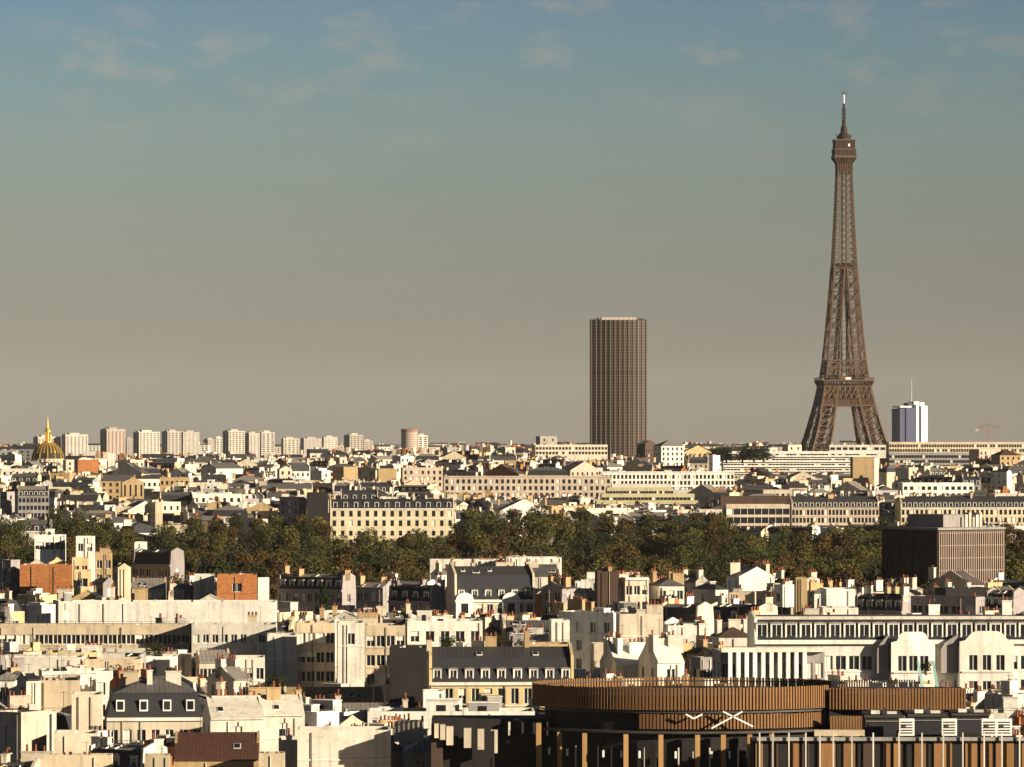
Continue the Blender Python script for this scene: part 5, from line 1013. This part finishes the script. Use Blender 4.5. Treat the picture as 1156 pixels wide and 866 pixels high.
tree(770, 716, 770, RND, .9, .8, 'dark tree left of the off-white brown-roofed house')
tree(1050, 652, 1050, OLV, .9, 1.0, 'olive tree at the foot of the slatted office block, left')
tree(1078, 650, 1048, OLV, .9, 1.0, 'olive tree at the foot of the slatted office block, right')
tree(505, 712, 745, RND, .55, .5, 'small dark tree just above the yellow dormered house, left', 'small trees over the dormered house'); tree(560, 712, 748, OLV, .6, .5, 'small olive tree just above the yellow dormered house, right', 'small trees over the dormered house')
tree(1045, 742, 612, RND, .3, .3, 'tiny dark shrub on the timber wing between the green poles')
# terrace shrubs on the long buildings
SH = crown_mesh(95, .7, 1.3, 260, .13, 'leaf_olive'); SH2 = crown_mesh(96, .6, 1.1, 220, .13, 'leaf_dark'); rs = random.Random(9)
planter = MB(); planter.box(-.45, .45, -.25, .25, -.4, .05, 'tan'); plm = planter.mesh('planter')
spots = [(x, 700, 826) for x in (236, 248, 259, 270, 284, 297)] + [(x, 722, 785) for x in (42, 60, 75, 92, 130, 150, 185)] + [(x, 732, 778) for x in (262, 276, 290)] + [(x, 737, 705) for x in (14, 38, 64, 88)]
for k, (px, y, D) in enumerate(spots):
    o = empty('terrace_shrub', (X(px + rs.uniform(-2, 2), D - 1.2), D - 1.2, Z(y, D))); o['category'] = 'potted plant'; o['group'] = 'potted shrubs on the terraces'; c = put(SH if k % 2 else SH2, 'foliage', o, (0, 0, 0)); put(plm, 'planter', o, (0, 0, 0)); s_ = rs.uniform(.8, 1.3); o.scale = (s_, s_, s_)
    REG.append((o, 'potted ' + ('olive' if k % 2 else 'dark green') + ' shrub on terrace', px, y, D))

# what the photograph shows nothing of is left out: filler no sight line reaches
from mathutils.bvhtree import BVHTree
bpy.context.view_layer.update(); hits = {}; BV = []; BF = []; BO = []
def rootof(o):
    while o.parent: o = o.parent
    return o.name
for o in bpy.data.objects:
    if o.type != 'MESH' or o.name.split('.')[0] in ('window', 'pane', 'chimney_pot', 'foliage', 'planter', 'balcony', 'aerial'): continue
    me = o.data; mw = o.matrix_world; k = len(BV); rn = rootof(o)
    if o.name.split('.')[0] == 'crown':
        P = o.parent; h_ = max(v.co.z for v in me.vertices) if me.name not in hits else hits[me.name]; hits[me.name] = h_; r_ = 4.2
        for t in range(6):
            a_ = t * 1.047; BV += [mw @ Vector((r_*cos(a_), r_*sin(a_), h_*.25)), mw @ Vector((r_*cos(a_+1.047), r_*sin(a_+1.047), h_*.25)), mw @ Vector((r_*.6*cos(a_), r_*.6*sin(a_), h_*.93))]; BF.append((k, k+1, k+2)); BO.append(rn); k += 3
        continue
    BV += [mw @ v.co for v in me.vertices]; BF += [tuple(k + i for i in p.vertices) for p in me.polygons]; BO += [rn] * len(me.polygons)
hits = {}; tree_ = BVHTree.FromPolygons(BV, BF, all_triangles=False, epsilon=0.0); eye = Vector((0, 0, CZ))
for j in range(0, 187):
    for i in range(0, 578):
        px_, py_ = (i + .5) * 2, 494 + (j + .5) * 2
        loc, _n, ix, _d = tree_.ray_cast(eye, Vector((X(px_, 1), 1, (HY - py_) / F)).normalized())
        if ix is not None: hits[BO[ix]] = hits.get(BO[ix], 0) + 1
del BV, BF
def drop(o):
    for c in list(o.children): drop(c)
    bpy.data.objects.remove(o)
keep = []; gone = 0
for it in REG:
    if hits.get(it[0].name, 0) >= 3: keep.append(it)
    else: drop(it[0]); gone += 1
REG = keep; kp = []
for it in TREG:
    if hits.get(it[0].name, 0) >= 2: kp.append(it)
    else: drop(it[0]); gone += 1
TREG = kp
from collections import Counter
print('LEFT OUT', gone, Counter(o.name.split('.')[0] for o in bpy.data.objects if o.parent is None).most_common(12), 'unseen:', [o['label'] for o in bpy.data.objects if o.parent is None and o.get('label') and o.name not in hits])
# ------------------------------------------------------------------ labels that single each thing out
ORD = ['leftmost', 'second', 'third', 'fourth', 'fifth', 'sixth', 'seventh', 'eighth', 'ninth', 'tenth', 'eleventh', 'twelfth', 'thirteenth', 'fourteenth', 'fifteenth']
def place(px, y, D):
    if D > 3300: z = 'on the skyline'; tab = [(75, 'by the gilded dome'), (230, 'under the pale tower blocks'), (400, 'under the low tower blocks'), (540, 'by the round tower'), (640, 'left of the dark tower'), (780, 'by the dark tower'), (890, 'left of the iron tower'), (1003, 'behind the iron tower'), (1060, 'by the blue tower'), (2000, 'at the right')]
    elif D > 1750:
        z = 'high' if y < 526 else 'midway' if y < 556 else 'low'; tab = [(80, 'below the gilded dome'), (170, 'below the tallest block'), (235, 'below the adjoining tower pair'), (315, 'below the white tower block'), (400, 'below the low tower blocks'), (500, 'below the round tower'), (600, 'below the centre skyline'), (665, 'left below the dark tower'), (740, 'below the dark tower'), (810, 'right below the dark tower'), (905, 'below the stepped white building'), (1000, 'below the iron tower'), (1060, 'below the blue tower'), (2000, 'below the right skyline')]
    else:
        z = 'before the trees' if y < 672 else 'in near roofs' if y < 740 else 'in nearest roofs'; tab = [(110, 'near the orange brick wall'), (215, 'near the long white wall'), (320, 'left of the conifer'), (400, 'under the conifer'), (500, 'by the ornate cream building'), (610, 'by the dormered yellow house'), (700, 'by the dark brown block'), (800, 'by the white pitched pair'), (900, 'by the white fins'), (1000, 'left of the slatted office'), (1130, 'under the slatted office'), (2000, 'by the right edge')]
    return z, next(t for a, t in tab if px < a)
def finalize(items):
    d = {}
    for o, desc, px, y, D in items:
        z, pl = place(px, y, D); d.setdefault((f'{desc}, {z} {pl}' if D < 3300 else f'{desc} {pl}'), []).append((px, o))
    for k, v in d.items():
        v.sort(key=lambda t: t[0])
        for i, (px, o) in enumerate(v):
            o['label'] = k if len(v) == 1 else f"{ORD[min(i, 14)]}{' from left' if 0 < i and len(k.split()) < 13 else ''} {k}"
finalize(REG)
d = {}
for o, c, row, px, y in TREG:
    _, pl = place(px, 560, 2000); d.setdefault(f'{c} tree in the {row} of the wooded belt, {pl}', []).append((px, o))
for k, v in d.items():
    v.sort(key=lambda t: t[0])
    for i, (px, o) in enumerate(v): o['label'] = k if len(v) == 1 else f"{ORD[min(i, 14)]}{' from left' if 0 < i and len(k.split()) < 13 else ''} {k}"
for o in bpy.data.objects:
    for k in ('_w', '_d', '_h'):
        if k in o: del o[k]
print('OBJECTS', len(bpy.data.objects))
# thin evening haze over the whole city
hz = MB(); hz.box(-14000, 14000, -700, 29000, -6, 460, 'felt'); ho = hz.build('haze'); ho['kind'] = 'stuff'; hm_ = bpy.data.materials.new('haze'); hm_.use_nodes = True; t_ = hm_.node_tree; t_.nodes.clear()
o_ = t_.nodes.new('ShaderNodeOutputMaterial'); pv = t_.nodes.new('ShaderNodeVolumePrincipled'); pv.inputs['Color'].default_value = (0.92, 0.88, 0.84, 1); pv.inputs['Density'].default_value = 0.000011; t_.links.new(pv.outputs[0], o_.inputs['Volume'])
ho.data.materials.clear(); ho.data.materials.append(hm_)
